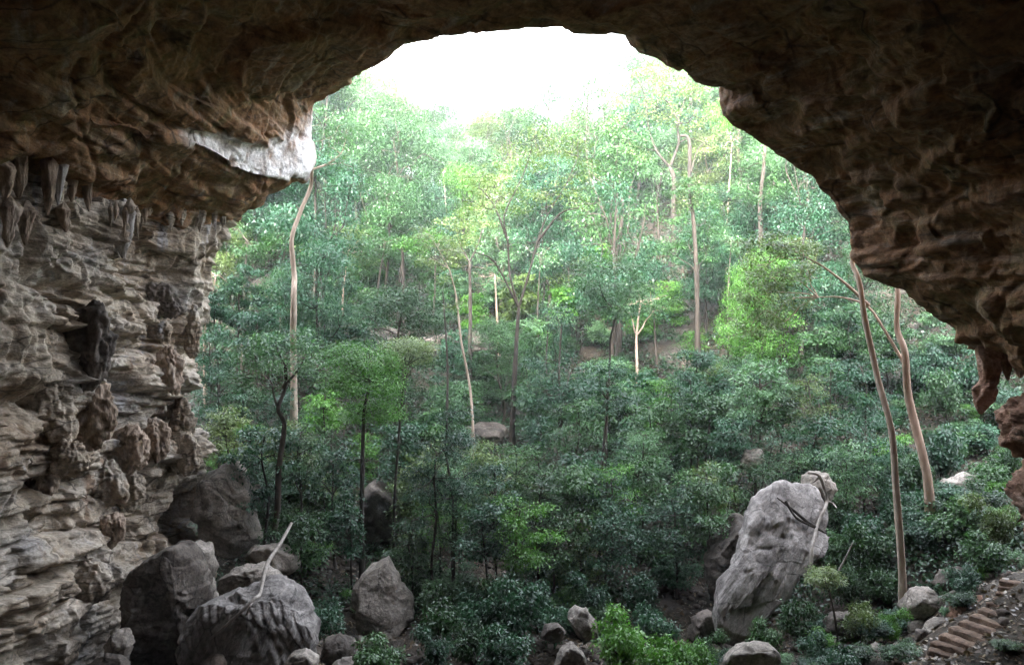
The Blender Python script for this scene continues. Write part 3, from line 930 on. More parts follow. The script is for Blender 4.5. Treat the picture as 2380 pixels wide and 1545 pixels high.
# outcrops on the far slope
for k, (u, v, d, a, b, c, lab) in enumerate([
    (830, 668, 82, 4.5, 3, 2.2, "layered grey outcrop on the far slope among dark trunks"),
    (905, 705, 80, 3.6, 2.5, 1.8, "low rock ledge right of the layered grey outcrop"),
    (1050, 690, 82, 4.0, 2.5, 1.8, "dark shelf of rock behind the thin pale sapling"),
    (640, 560, 88, 3.0, 2.5, 2.6, "dark stepped outcrop behind the crooked pale trunk"),
    (1135, 960, 68, 2.8, 2.0, 1.6, "brown rock bank left of the tall forked tree"),
    (735, 905, 60, 2.2, 1.6, 1.5, "dark rock bank behind the dense dark green tree"),
    (1690, 900, 62, 2.0, 1.5, 1.3, "dark rock between the bushes under the olive tree")]):
    V, T = angular(200 + k, (a, b, c), 5, 12, 0.10)
    q = V[:, 2] / 0.55
    V[:, :2] *= (1 + 0.10 * (hash1(np.floor(q + 0.3 * fbm(V, 2)), k) - 0.5))[:, None]
    p = P(u, v, d)
    rock_thing("rock_outcrop", V, T, (p[0], d, gz(p[0], d) + c * 0.1), M_DARKROCK, lab, "rock")

# loose blocks, each its own
rs = np.random.RandomState(5)
LANDMARKS = [("the huge leaning slab", 1800, 1330), ("the pyramid boulder", 890, 1400), ("the tall dark slab", 385, 1420), ("the ribbed boulder", 580, 1470),
             ("the steps", 2260, 1460), ("the straight pale trunk", 2095, 1350), ("the cracked pale rock", 1355, 1450), ("the upright block", 530, 1180),
             ("the fallen log", 640, 1290), ("the glossy bushes", 1500, 1480)]
used = {}


def place_word(u, v, marks):
    best = min(marks, key=lambda m: (m[1] - u) ** 2 + (m[2] - v) ** 2)
    du, dv = u - best[1], v - best[2]
    if abs(du) > abs(dv) * 1.2:
        w = "right of" if du > 0 else "left of"
    else:
        w = "below" if dv > 0 else "above"
    return w + " " + best[0]


ORD = ["first", "second", "third", "fourth", "fifth", "sixth", "seventh", "eighth", "ninth", "tenth", "eleventh", "twelfth"]


def number_labels(items):
    """items: (object, label, u): same labels get an order from left to right"""
    by = {}
    for it in items:
        by.setdefault(it[1], []).append(it)
    for lab, g in by.items():
        g.sort(key=lambda t: t[2])
        for k, (o, _, u) in enumerate(g):
            if len(g) == 1:
                o["label"] = lab
            else:
                o["label"] = lab + ", " + (("leftmost" if k == 0 else "rightmost" if k == len(g) - 1 else ORD[k] + " from left") if k < 12 else "far along")


rockm = [mk_mesh("loose_rock", *angular(300 + k, (1, .85, .7), 3, 9, 0.10), m, smooth=False) for k, m in
         enumerate([M_BOULDER, M_DARKROCK, M_RUBBLE, M_DARKROCK, M_RUBBLE, M_RUBBLE])]
items = []
spots = []
tries = 0
while len(items) < 84 and tries < 4000:
    tries += 1
    d = rs.uniform(31, 46)
    u = rs.choice([rs.uniform(480, 740), rs.uniform(470, 700), rs.uniform(960, 1420), rs.uniform(1780, 2300), rs.uniform(600, 2300)])
    x = (u - CX) / F * d
    z = gz(x, d)
    v = pj((x, d, z))[1]
    if v > 1560 or v < 1170:
        continue
    s = rs.uniform(0.25, 0.62)
    if x > 15 and d < 37 and u > 2190:
        continue
    if any((x - a) ** 2 + (d - b) ** 2 < (s + c) ** 2 for a, b, c in spots):
        continue
    spots.append((x, d, s))
    k = rs.randint(0, 6)
    o = ob("loose_rock", rockm[k], None, (x, d, z + 0.15 * s))
    o.scale = (s * rs.uniform(.8, 1.3), s * rs.uniform(.8, 1.3), s * rs.uniform(.7, 1.1))
    o.rotation_euler = (rs.uniform(-.4, .4), rs.uniform(-.4, .4), rs.uniform(0, 6))
    col = ["grey", "dark", "brown", "dark", "brown", "brown"][k]
    tag(o, "", "rock", "loose rocks on the cave floor")
    items.append((o, f"{'small' if s < .42 else 'chunky'} {col} rock {place_word(u, v, LANDMARKS)}", u))
number_labels(items)

# rubble nobody could count
Vs, Ts, nn = [], [], 0
D3, T3 = ICO[3]
import bmesh
bm_ = bmesh.new()
bmesh.ops.create_icosphere(bm_, subdivisions=2, radius=1)
D2 = np.array([v.co[:] for v in bm_.verts])
T2 = np.array([[v.index for v in f.verts] for f in bm_.faces])
bm_.free()
shapes = []
for k in range(8):
    n = rs.normal(size=(8, 3))
    n /= np.linalg.norm(n, axis=1)[:, None]
    r = np.minimum((rs.uniform(.6, 1, 8) / np.clip(D2 @ n.T, 1e-3, None)).min(1), 1.1)
    shapes.append(D2 * r[:, None])
xs = rs.uniform(-18, 24, 2600)
ys = rs.uniform(30, 56, 2600)
zs = ground_z(xs, ys)
dens = fbm(np.stack([xs, ys, 0 * xs], -1) / 5, 3)
for x, y, z, q in zip(xs, ys, zs, dens):
    if q < -0.05 or (x > 15 and y < 38 and q < 0.28):
        continue
    s = rs.uniform(0.06, 0.26) * (1 + max(q, 0))
    a = rs.uniform(0, 6.28)
    V = shapes[rs.randint(8)] * np.array((s * 1.2, s, s * .7))
    V = np.stack([V[:, 0] * math.cos(a) - V[:, 1] * math.sin(a), V[:, 0] * math.sin(a) + V[:, 1] * math.cos(a), V[:, 2]], -1) + (x, y, z)
    Vs.append(V)
    Ts.append(T2 + nn)
    nn += len(V)
setting(ob("rubble", mk_mesh("rubble", np.concatenate(Vs), np.concatenate(Ts), M_RUBBLE, smooth=False)), 'stuff')

# ------------------------------------------------------------------ dripstone
def drip_mesh(name, axis_pts, radii, mat, lobes=5, seed=0, flat=0.8):
    t = np.linspace(0, len(axis_pts) - 1, 40)
    A = crom(np.asarray(axis_pts, float), t)
    Rr = np.interp(t, np.arange(len(radii)), radii)
    th = np.linspace(0, 2 * math.pi, 48, endpoint=False)
    TT, TH = np.meshgrid(t, th, indexing='ij')
    q = np.stack([np.cos(TH) * 1.1, np.sin(TH) * 1.1, TT * 0.5 + seed], -1).reshape(-1, 3)
    nz = fbm(q * 1.4, 4).reshape(TT.shape) + 0.5 * np.abs(np.sin(TH * lobes / 2 + 1.5 * np.sin(TT + seed))) - 0.2
    ring = Rr[:, None] * (1 + 0.32 * nz)
    V = np.stack([A[:, None, 0] + ring * np.cos(TH), A[:, None, 1] + flat * ring * np.sin(TH), A[:, None, 2] + 0.10 * ring * fbm(q * 2.5 + 3, 2).reshape(TT.shape)], -1)
    V = V.reshape(-1, 3)
    n, m = TT.shape
    a = np.arange(n * m).reshape(n, m)
    b = np.roll(a, -1, 1)
    Q = np.stack([a[:-1], b[:-1], b[1:], a[1:]], -1).reshape(-1, 4)
    base = np.array(axis_pts[-1], float)
    top = np.tile(a[0], 1)
    return V, Q


def drip(name, pts, rad, mat, label, cat, group=None, lobes=5, seed=0, flat=0.8):
    V, Q = drip_mesh(name, pts, rad, mat, lobes, seed, flat)
    base = np.array(pts[0], float)
    o = ob(name, mk_mesh(name, V - base, Q[:, ::-1], mat), None, base)
    return tag(o, label, cat, group)


# the stalactite shaped like a hanging foot, right
drip("stalactite", [P(2300, 795, 33.6), P(2299, 835, 33.6), P(2300, 880, 33.6), P(2288, 905, 33.6), P(2284, 930, 33.6), P(2280, 962, 33.6)],
     [0.62, 0.43, 0.36, 0.46, 0.40, 0.06], M_RED, "big foot shaped stalactite hanging from the right roof edge", "stalactite", None, 4, 2, 0.9)
drip("stalactite", [P(2340, 810, 33.2), P(2341, 850, 33.2), P(2343, 884, 33.2)], [0.30, 0.2, 0.04], M_RED, "short stub stalactite next to the foot shaped stalactite", "stalactite", None, 3, 5)
drip("stalactite", [P(2366, 800, 32.6), P(2370, 850, 32.6), P(2372, 878, 32.6)], [0.42, 0.26, 0.05], M_RED, "blunt stalactite at the right roof edge beyond the stub", "stalactite", None, 3, 6)
# red ledges at the right edge
orock([(2358, 1000), (2366, 960), (2384, 932), (2440, 912), (2520, 920), (2520, 1045), (2420, 1062), (2370, 1045)], 31, 1.6, M_RED,
      "stacked reddish ledge of rock at the right edge", "rock_ledge", "rock", sub=5, seed=40, e=0.5, ribs=(1.5, 0.42, 0.3), rough=0.22)
orock([(2362, 1150), (2372, 1128), (2405, 1105), (2520, 1100), (2520, 1290), (2410, 1270), (2374, 1205)], 30.5, 1.6, M_RED,
      "lower knob of reddish rock under the stacked ledge", "rock_ledge", "rock", sub=5, seed=41, e=0.5, ribs=(1.5, 0.5, 0.3), rough=0.22)
orock([(2412, 1300), (2410, 1060), (2424, 1000), (2520, 980), (2560, 1300)], 31.6, 1.6, M_RED, "reddish pillar of rock behind the stacked ledge", "rock_ledge", "rock", sub=5, seed=42, rough=0.12)

# curtains on the left wall top
for k, (u, v0, v1, w, bias, lab) in enumerate([
    (112, 355, 500, 17, .55, "pinkish leg shaped stalactite, left one of the joined pair"),
    (138, 350, 478, 15, .55, "narrow stalactite between the two pairs of hanging curtains"),
    (168, 352, 470, 19, .5, "broad fluted stalactite in the middle of the hanging curtains"),
    (205, 368, 492, 14, .5, "curtain stalactite at the right end of the hanging group"),
    (40, 345, 460, 24, .5, "lumpy stalactite at the left edge under the dark roof"),
    (8, 380, 470, 22, .5, "stubby stalactite cut by the left edge of view"),
    (178, 300, 380, 15, .45, "pale stalactite above the broad fluted one"),
    (20, 470, 575, 18, .5, "brown dripstone tongue low on the left edge"),
    (60, 480, 570, 16, .5, "brown dripstone tongue beside the low left one"),
    (285, 480, 600, 26, .6, "grey mossy topped dripstone on the upper wall"),
    (150, 480, 540, 14, .5, "thin dripstone curtain under the broad fluted one")]):
    d = wall_d(u, v1) - 0.2
    cu = np.array([P(u + 3 * math.sin(k + j), v0 + (v1 - v0) * f, d + (.5 if j == 0 else 0)) for j, f in enumerate((-.15, .12, .45, .75, 1))])
    s = w / F * d
    drip("stalactite", cu, [s * .2, s * 1.15, s * (.7 + bias * .3), s * .6, s * .12], M_BROWN if k not in (9, 1) else M_GREYFLOW, lab, "stalactite", "stalactites of the left wall", 4, k * 1.7, 0.9)
rs = np.random.RandomState(11)
items = []
for k in range(30):
    u = rs.choice([265, 300, 345, 400, 425, 470, 510, 535]) + rs.normal(0, 9) if k < 20 else rs.uniform(60, 330)
    v = 497 + rs.uniform(-12, 14) + (545 - u) * 0.0 if k < 20 else 330 + rs.uniform(-20, 60) + 0.1 * u
    d = wall_d(u, v + 25) - rs.uniform(0.0, 0.4)
    L, w = rs.uniform(8, 60) * rs.uniform(.5, 1), rs.uniform(4, 11)
    s = w / F * d
    o = drip("stalactite", [P(u, v - 30, d + .4), P(u, v - 10, d), P(u + rs.uniform(-2, 2), v + L * .35, d), P(u + rs.uniform(-4, 4), v + L, d)], [s * .2, s * 1.25, s * .7, s * .1],
             M_BROWN if rs.rand() < .6 else M_WALL, "", "stalactite", "small stalactites along the wall top", 3, k)
    items.append((o, ("small stalactite in the fringe under the roof" if k < 20 else "small stalactite near the hanging curtains") + (" with blunt tip" if w > 6.5 else " with thin tip"), u))
number_labels(items)

# flowstone bulges on the left wall
for k, (u, v, ru, rv, m, lab) in enumerate([
    (212, 968, 46, 66, 'b', "big brown flowstone bulge with a rounded left foot"),
    (118, 945, 38, 85, 'g', "grey hanging block of flowstone left of the big brown bulge"),
    (92, 1125, 36, 34, 'b', "shaggy brown knob low on the wall left of the pale pair"),
    (245, 1125, 40, 44, 'p', "pale rounded flowstone boss over the lower ledge"),
    (300, 1140, 30, 36, 'g', "grey fluted boss beside the pale rounded one"),
    (160, 1060, 40, 34, 'g', "lumpy grey cluster between ledge and big bulge"),
    (305, 1045, 34, 44, 'b', "tan flowstone flank under the wall edge"),
    (360, 1020, 26, 40, 'b', "tan upright flowstone lobe close to the wall edge"),
    (418, 1010, 26, 70, 'g', "upright streaked flowstone along the wall edge"),
    (440, 1055, 22, 40, 'g', "grey tattered lobe at the lowest wall edge"),
    (365, 690, 34, 26, 'd', "dark overhanging snout of rock, upper lobe"),
    (388, 712, 34, 18, 'd', "dark pointed snout of rock below the upper lobe"),
    (210, 800, 48, 80, 'd', "broad dark flowstone drape across the wall"),
    (395, 860, 26, 45, 'b', "tan spur below the bright wall corner"),
    (370, 770, 24, 20, 'p', "pale ledge lump under the dark snout"),
    (205, 1350, 44, 40, 'g', "fluted whitish cluster on the lower wall ledge"),
    (260, 1230, 26, 30, 'b', "brown lump under the pale rounded boss"),
    (450, 770, 14, 50, 'g', "pale streaked rib on the bright wall edge")]):
    d = wall_d(u, v) + 0.1 * ru / F * 38
    D, T = ICO[5]
    a, c = 1.08 * ru / F * d, 1.2 * rv / F * d
    taper = 1 - 0.22 * D[:, 2] if k % 2 else 1 + 0.18 * D[:, 2]
    V = np.stack([D[:, 0] * a * taper, D[:, 1] * a * 0.6 * taper, D[:, 2] * c], -1)
    sc = math.sqrt(a * c)
    nz = 0.22 * fbm(V / sc * np.array((1.6, 1.6, .8)) + k * 3.3, 4) + 0.20 * (0.5 - np.abs(perlin(V / sc * np.array((3.0, 3.0, .9)) + k))) + 0.10 * fbm(V / sc * 5 + k, 3)
    V += D * (sc * nz * 1.3)[:, None]
    p = P(u, v, d)
    rock_thing("flowstone", V, T, p, {'b': M_BROWN, 'g': M_WALL, 'd': M_DARKROCK, 'p': M_WALL}[m], lab, "flowstone", "flowstone masses of the left wall")

# ------------------------------------------------------------------ stone steps
stair_px = [(2198, 1552), (2202, 1536), (2207, 1520), (2214, 1502), (2230, 1483), (2254, 1468), (2278, 1454), (2300, 1441), (2322, 1428), (2342, 1414), (2358, 1399), (2366, 1384), (2370, 1369), (2372, 1354)]
st_pts = []
for k, (u, v) in enumerate(stair_px):
    d = 29.8 + 0.26 * k
    st_pts.append(P(u, v, d))
st_pts = np.array(st_pts)
st_pts[:, 2] = np.linspace(st_pts[0, 2], st_pts[-1, 2], len(st_pts))
stairs = bpy.data.objects.new("stone_stairs", None)
COL.objects.link(stairs)
stairs.location = st_pts[0] - np.array((0, 0, 0.4))
tag(stairs, "curving flight of worn earthen stone steps climbing the right slope", "stairs")
for k in range(len(st_pts)):
    p = st_pts[k]
    t = st_pts[min(k + 1, len(st_pts) - 1)] - st_pts[max(k - 1, 0)]
    t = t[:2] / np.linalg.norm(t[:2])
    # blend so that treads fan round the bend
    nrm = np.array((t[1], -t[0]))
    hw, dep, th = 0.74, 0.44, 0.40
    nx_, ny_ = 16, 6
    uu = np.linspace(-hw, hw, nx_)
    prof = [(-dep * .5, -th), (-dep * .5, -0.03), (-dep * .47, 0.0), (dep * .3, 0.0), (dep * .7, -0.01), (dep * .7, -th)]
    V = []
    for a in uu:
        for (b, h) in prof:
            V.append((p[0] + nrm[0] * a + t[0] * b, p[1] + nrm[1] * a + t[1] * b, p[2] + h))
    V = np.array(V)
    V[:, 2] += 0.05 * fbm(V * 2.0 + k, 4)
    V[:, :2] += 0.05 * np.stack([fbm(V * 1.7 + k + 9, 3), fbm(V * 1.7 + k + 19, 3)], -1)
    Q = grid_quads(nx_, len(prof))
    n0 = len(prof)
    cap1 = np.array([[0, 1, 2, 3], [0, 3, 4, 5]])
    cap2 = cap1[:, ::-1] + (nx_ - 1) * n0
    o = ob("step", mk_mesh("step", V - np.array(stairs.location), np.concatenate([Q, cap1, cap2]), M_STEP, smooth=False), stairs)

# ------------------------------------------------------------------ trees
def leaf_quads(rs, C0, Rr, n_spray, per, Ls, droop=0.35, shell=0.55, spray_r=0.8):
    """leaf sprays spread through an ellipsoid: returns verts (4 per leaf) and a tone per vertex"""
    d = rs.normal(size=(n_spray, 3))
    d /= np.linalg.norm(d, axis=1)[:, None]
    r = rs.uniform(0, 1, n_spray) ** (1 / 3.0)
    r = shell + (1 - shell) * r if shell < 1 else r
    r *= rs.uniform(0.75, 1.12, n_spray)
    d[:, 2] = np.where(d[:, 2] < -0.3, d[:, 2] * 0.6, d[:, 2])
    cen_ = C0 + d * r[:, None] * Rr
    N_ = n_spray * per
    c = np.repeat(cen_, per, 0)
    out = np.repeat(d, per, 0)
    tone_s = np.repeat(rs.uniform(0, 1, n_spray), per)
    az = rs.uniform(0, 2 * math.pi, N_)
    rad = np.sqrt(rs.uniform(0.02, 1, N_)) * spray_r * np.repeat(rs.uniform(0.6, 1.25, n_spray), per)
    dirv = np.stack([np.cos(az), np.sin(az), rs.normal(-droop, 0.3, N_)], -1)
    dirv /= np.linalg.norm(dirv, axis=1)[:, None]
    pos = c + dirv * rad[:, None]
    pos[:, 2] += 0.25 * spray_r * rs.normal(0, 0.5, N_) - 0.25 * rad * rad / max(spray_r, .1)
    # each leaf
    ax = dirv + rs.normal(0, 0.45, (N_, 3))
    ax[:, 2] -= droop * 0.4
    ax /= np.linalg.norm(ax, axis=1)[:, None]
    upv = np.array((0, 0, 1.0)) + 0.40 * out + rs.normal(0, 0.28, (N_, 3))
    sd = np.cross(ax, upv)
    sd /= np.linalg.norm(sd, axis=1)[:, None] + 1e-9
    L = Ls * rs.uniform(0.6, 1.3, N_)[:, None]
    w = L * 0.24
    nrm = np.cross(sd, ax)
    v0 = pos
    v1 = pos + ax * L * .45 + sd * w + nrm * w * 0.25
    v2 = pos + ax * L
    v3 = pos + ax * L * .45 - sd * w + nrm * w * 0.25
    V = np.stack([v0, v1, v2, v3], 1).reshape(-1, 3)
    tone = np.clip(0.12 + 0.5 * tone_s + 0.26 * rs.uniform(0, 1, N_), 0, 1)
    return V, np.repeat(tone, 4)


def branch(rs, a, b, sag=0.12, n=5):
    a, b = np.asarray(a, float), np.asarray(b, float)
    L = np.linalg.norm(b - a)
    t = np.linspace(0, 1, n)[:, None]
    p = a + (b - a) * t
    p[:, 2] += (np.sin(t[:, 0] * math.pi) * L * sag * rs.uniform(-0.6, 1.0))
    p[1:-1] += rs.normal(0, 0.05 * L, (n - 2, 3))
    return p


def build_tree(rs, trunk, r0, limbs, clumps, Ls, dens=1.0, spray=0.8, droop=0.35, bark=M_BARK, leaf=LEAF['green'], per=22, r1=None, shell=0.55):
    Ls, per, dens = Ls * 0.74, int(per * 1.5), dens * 1.25
    """local meshes (trunk with its limbs, crown) from a trunk line, limb lines and leaf clumps, all relative to the trunk's foot"""
    trunk = np.asarray(trunk, float)
    tb = Tubes()
    r1 = r0 * 0.45 if r1 is None else r1
    rad = np.linspace(r0, r1, len(trunk))
    rad[0] *= 1.35
    tb.add(trunk, rad, 9, 0.25, rs.uniform(0, 50), 4)
    ends = [(trunk[-1], r1)]
    tl = [(p, r) for p, r in zip(trunk[len(trunk) // 2:], rad[len(trunk) // 2:])]
    for lb in limbs:
        lb = np.asarray(lb, float)
        ra = r1 * 0.85
        tb.add(lb, np.linspace(ra, ra * 0.35, len(lb)), 6, 0.2, rs.uniform(0, 50), 3)
        for k in range(1, len(lb)):
            tl.append((lb[k], ra * (1 - .6 * k / len(lb))))
    LV, LT = [], []
    for c0, rr in clumps:
        c0, rr = np.asarray(c0, float), np.asarray(rr, float)
        # nearest lower carrier
        best = min(tl, key=lambda q: np.linalg.norm(q[0] - c0) + 1.5 * max(0, q[0][2] - c0[2]))
        bp = branch(rs, best[0], c0, 0.15, 5)
        ra = min(best[1] * 0.75, 0.02 + 0.018 * np.linalg.norm(c0 - best[0]))
        tb.add(bp, np.linspace(ra, ra * .45, 5), 5, 0, 0, 2)
        for _ in range(3):
            e = c0 + rs.normal(0, 0.55, 3) * rr
            tb.add(branch(rs, bp[3] if rs.rand() < .5 else c0, e, 0.1, 4), [ra * .45, ra * .15], 4, 0, 0, 1)
        area = (rr[0] * rr[1] * rr[2]) ** (2 / 3.0) * 4 * math.pi
        ns_ = max(3, int(dens * area * 0.42 / (spray * spray)))
        V, t = leaf_quads(rs, c0, rr, ns_, per, Ls, droop, shell, spray)
        tone_c = rs.uniform(-0.18, 0.18)
        LV.append(V)
        LT.append(np.clip(t + tone_c, 0, 1))
    tm = tb.mesh("trunk", bark)
    cm = None
    if LV:
        V = np.concatenate(LV)
        cm = mk_mesh("crown", V, np.arange(len(V)).reshape(-1, 4), leaf, {"var": np.concatenate(LT)}, smooth=False)
    return tm, cm


def put_tree(name, tm, cm, loc, label, cat, group=None, rot=0, scale=1, leaf=None, bark=None, part=("trunk", "crown")):
    o = bpy.data.objects.new(name, None)
    COL.objects.link(o)
    o.empty_display_size = 0.3
    o.location = [float(a) for a in loc]
    o.rotation_euler = (0, 0, rot)
    o.scale = (scale,) * 3 if np.ndim(scale) == 0 else scale
    tag(o, label, cat, group)
    for nm, me, mt in ((part[0], tm, bark), (part[1], cm, leaf)):
        if me is None:
            continue
        c = ob(nm, me, o)
        if mt is not None:
            c.material_slots[0].link = 'OBJECT'
            c.material_slots[0].material = mt
    return o


HERO = []


def hero(name, label, d, trunk, r0, limbs, clumps, leaf, bark, Ls=0.26, dens=1.0, spray=0.75, droop=0.35, cd=0.0, cat="tree", group=None, per=22, shell=0.5, seed=None):
    rs_ = np.random.RandomState(seed if seed is not None else int(trunk[0][0]))
    tp = np.array([P(u, v, d) for u, v in trunk])
    g = gz(tp[0, 0], d) - 0.25
    if tp[0, 2] > g + 0.3:
        tp = np.concatenate([[(tp[0, 0] + rs_.uniform(-.2, .2), d, g)], tp])
    base = np.array((tp[0, 0], tp[0, 1], tp[0, 2]))
    tp[1:, 1] += rs_.normal(0, 0.006 * d, len(tp) - 1)
    lm = []
    for lb in limbs:
        k = np.linspace(0, 1, len(lb))
        off = rs_.uniform(-1, 1) * 0.03 * d
        q = np.array([P(u, v, d + cd * t) for (u, v), t in zip(lb, k)])
        q[:, 1] += off * k
        q[0] = min(tp, key=lambda w: np.linalg.norm(w - q[0])) if np.min(np.linalg.norm(tp - q[0], axis=1)) < 0.5 else q[0]
        lm.append(q - base)
    cl = []
    for c in clumps:
        u, v, ru, rv = c[:4]
        s = d / F
        off = rs_.uniform(-1, 1) * ru * s * 1.2 + cd
        cl.append((P(u, v, d + off) - base, (ru * s, max(ru, rv) * s, rv * s)))
    tm, cm = build_tree(rs_, tp - base, r0, lm, cl, Ls, dens, spray, droop, M_BARK if bark is None else bark, LEAF[leaf] if leaf else None, per, shell=shell)
    o = put_tree(name, tm, cm, base, label, cat, group)
    HERO.append((base[0], base[1]))
    return o


GT = "forest trees beyond the cave mouth"
hero("forked_tree", "tall forked tree with brown trunk standing in the middle of the forest", 66, [(1190, 1010), (1195, 900), (1200, 800), (1206, 715)], .29,
     [[(1206, 715), (1185, 640), (1180, 560), (1172, 500), (1215, 410), (1235, 350)], [(1206, 715), (1228, 640), (1250, 560), (1272, 500), (1320, 420), (1345, 360)],
      [(1206, 715), (1150, 610), (1105, 590)], [(1180, 560), (1150, 480), (1120, 440)], [(1250, 560), (1300, 500), (1340, 490)]],
     [(1150, 430, 70, 40), (1105, 405, 55, 35), (1210, 370, 75, 42), (1300, 335, 65, 40), (1345, 395, 45, 38), (1180, 470, 75, 32), (1272, 440, 60, 38), (1335, 465, 40, 30), (1118, 480, 50, 30), (1240, 320, 60, 30), (1340, 320, 30, 25)],
     'olive', M_BARK_DARK, 0.32, 0.75, 0.85, 0.3, group=GT)
hero("crooked_tree", "crooked tree with smooth pale trunk near the left wall edge", 56, [(678, 900), (680, 780), (689, 692), (683, 640), (679, 560), (692, 500), (716, 430), (727, 396)], .25,
     [[(727, 396), (760, 380), (790, 355), (800, 320)], [(727, 396), (722, 345), (726, 300)]], [(765, 320, 40, 30), (805, 300, 36, 32), (738, 290, 22, 30), (800, 375, 40, 22)], 'pale', M_BARK_PALE, 0.28, 0.7, group=GT)
hero("twisting_tree", "twisting slim tree with broad pale crown right of the left wall", 46, [(626, 1330), (640, 1200), (647, 1090), (657, 990), (648, 950), (656, 900), (666, 850)], .2,
     [[(648, 950), (630, 912), (622, 890), (600, 870)], [(656, 900), (690, 860), (705, 820)]],
     [(640, 795, 75, 30), (702, 785, 45, 32), (590, 830, 55, 32), (660, 845, 85, 30), (725, 830, 36, 30), (560, 872, 40, 24)], 'pale', M_BARK, 0.26, 1.0, 0.62, group=GT)
hero("dense_tree", "dense dark green tree with crown in two heavy tiers", 48, [(838, 1290), (841, 1100), (845, 960), (860, 890)], .17, [],
     [(802, 825, 52, 36), (860, 832, 66, 40), (912, 850, 30, 36), (850, 888, 78, 40), (862, 955, 78, 36), (805, 885, 48, 36), (900, 930, 40, 36), (820, 960, 40, 26)], 'bright', M_BARK_DARK, 0.2, 1.55, 0.55, 0.3, group=GT, per=28)
hero("umbrella_tree", "slender umbrella shaped tree with flat pale yellow green crown", 50, [(912, 1290), (918, 1150), (932, 950), (946, 850)], .12, [],
     [(945, 795, 58, 14), (990, 803, 24, 12), (905, 812, 24, 12), (940, 832, 46, 12), (965, 815, 40, 12), (915, 842, 30, 10), (990, 835, 20, 10)], 'yellowish', M_BARK_DARK, 0.18, 1.9, 0.42, 0.25, group=GT)
hero("thin_tree", "thin bent pale sapling with sparse yellow green leaf tufts", 60, [(1100, 1000), (1092, 900), (1072, 790), (1060, 690), (1046, 630)], .12, [[(1046, 630), (1020, 580), (1000, 550)]],
     [(1045, 640, 28, 14), (1020, 560, 46, 24), (1060, 705, 24, 12), (1000, 600, 38, 20), (990, 540, 36, 20), (1055, 580, 30, 18)], 'yellowish', M_BARK_PALE, 0.26, 0.7, 0.55, group=GT)
hero("thin_tree", "thin dark sapling standing close left of the bent pale sapling", 62, [(1038, 1010), (1040, 850), (1030, 690)], .13, [], [(1030, 665, 28, 16), (1000, 640, 28, 16)], 'green', M_BARK_DARK, 0.28, 0.7, group=GT)
hero("round_tree", "round crowned light green tree with a forked dark trunk", 58, [(1410, 1000), (1418, 880), (1422, 790), (1433, 728)], .14, [[(1433, 728), (1400, 690), (1385, 640)], [(1433, 728), (1465, 690), (1476, 630)]],
     [(1410, 612, 75, 26), (1366, 655, 42, 40), (1484, 628, 36, 26), (1420, 670, 72, 36), (1455, 715, 45, 24), (1388, 715, 46, 30), (1494, 675, 28, 32)], 'green', M_BARK_DARK, 0.25, 1.15, 0.6, group=GT)
hero("bluish_tree", "bluish leaved small tree directly below the round crowned one", 50, [(1392, 1185), (1405, 1030), (1415, 930)], .15, [],
     [(1378, 845, 42, 16), (1430, 848, 38, 18), (1410, 888, 60, 22), (1368, 890, 30, 20), (1450, 920, 38, 24), (1400, 940, 40, 20)], 'bluish', M_BARK, 0.25, 1.0, 0.6, group=GT)
hero("olive_tree", "reddish trunk with a long left limb carrying a big olive yellow crown", 43, [(2165, 1290), (2150, 1100), (2120, 930), (2098, 820), (2086, 760), (2083, 690), (2081, 600)], .25,
     [[(2110, 860), (2060, 770), (2020, 710), (1960, 690), (1910, 690)], [(2020, 710), (1960, 660), (1900, 620), (1855, 600)]],
     [(1790, 562, 75, 30), (1850, 575, 62, 30), (1760, 615, 46, 36), (1800, 645, 64, 40), (1876, 625, 45, 32), (1757, 690, 38, 42), (1750, 750, 36, 40), (1838, 700, 40, 24), (1800, 730, 30, 40)], 'yellowish', M_BARK_RED, 0.24, 1.3, 0.55, cd=1.0, group=GT)
hero("straight_tree", "straight bare pale trunk in front of the right slope, crown behind the roof", 38.5, [(2100, 1490), (2096, 1350), (2081, 1150), (2062, 1000), (2040, 880), (2012, 750), (1991, 650), (1982, 610), (1992, 560), (2010, 500)], .19, [],
     [(2010, 430, 60, 40), (2060, 400, 50, 40)], 'green', M_BARK_TAN, 0.26, 0.8, cd=4.5, group=GT)
hero("yellowing_tree", "big yellowing tree with bare twisting limbs beside the right roof edge", 95, [(1567, 560), (1565, 420), (1558, 388)], .46,
     [[(1558, 388), (1525, 350), (1505, 290), (1500, 230), (1478, 180)], [(1558, 388), (1580, 330), (1580, 280), (1600, 220), (1612, 180)], [(1580, 290), (1550, 240), (1530, 235)], [(1505, 330), (1460, 300), (1440, 290)]],
     [(1500, 168, 55, 24), (1450, 225, 36, 42), (1560, 195, 55, 32), (1620, 205, 36, 32), (1440, 290, 36, 34), (1530, 250, 55, 32), (1600, 275, 45, 32), (1650, 260, 28, 34), (1480, 345, 46, 26), (1650, 340, 36, 30)], 'yellowish', M_BARK_DARK, 0.45, 0.62, 1.05, group=GT)
hero("dead_tree", "dead forked snag without leaves right of the yellowing tree", 90, [(1608, 520), (1606, 420), (1604, 340), (1598, 315), (1585, 312)], .3, [[(1606, 400), (1622, 350), (1642, 326)]], [], None, M_BARK_DARK, group=GT)
hero("slim_tree", "slim tree with high crown just under the right roof edge", 80, [(1770, 560), (1772, 470), (1776, 380), (1780, 310)], .3, [], [(1740, 440, 36, 24), (1800, 425, 36, 24), (1718, 400, 36, 30), (1750, 370, 40, 26)], 'green', M_BARK, 0.36, 0.9, 0.85, group=GT)
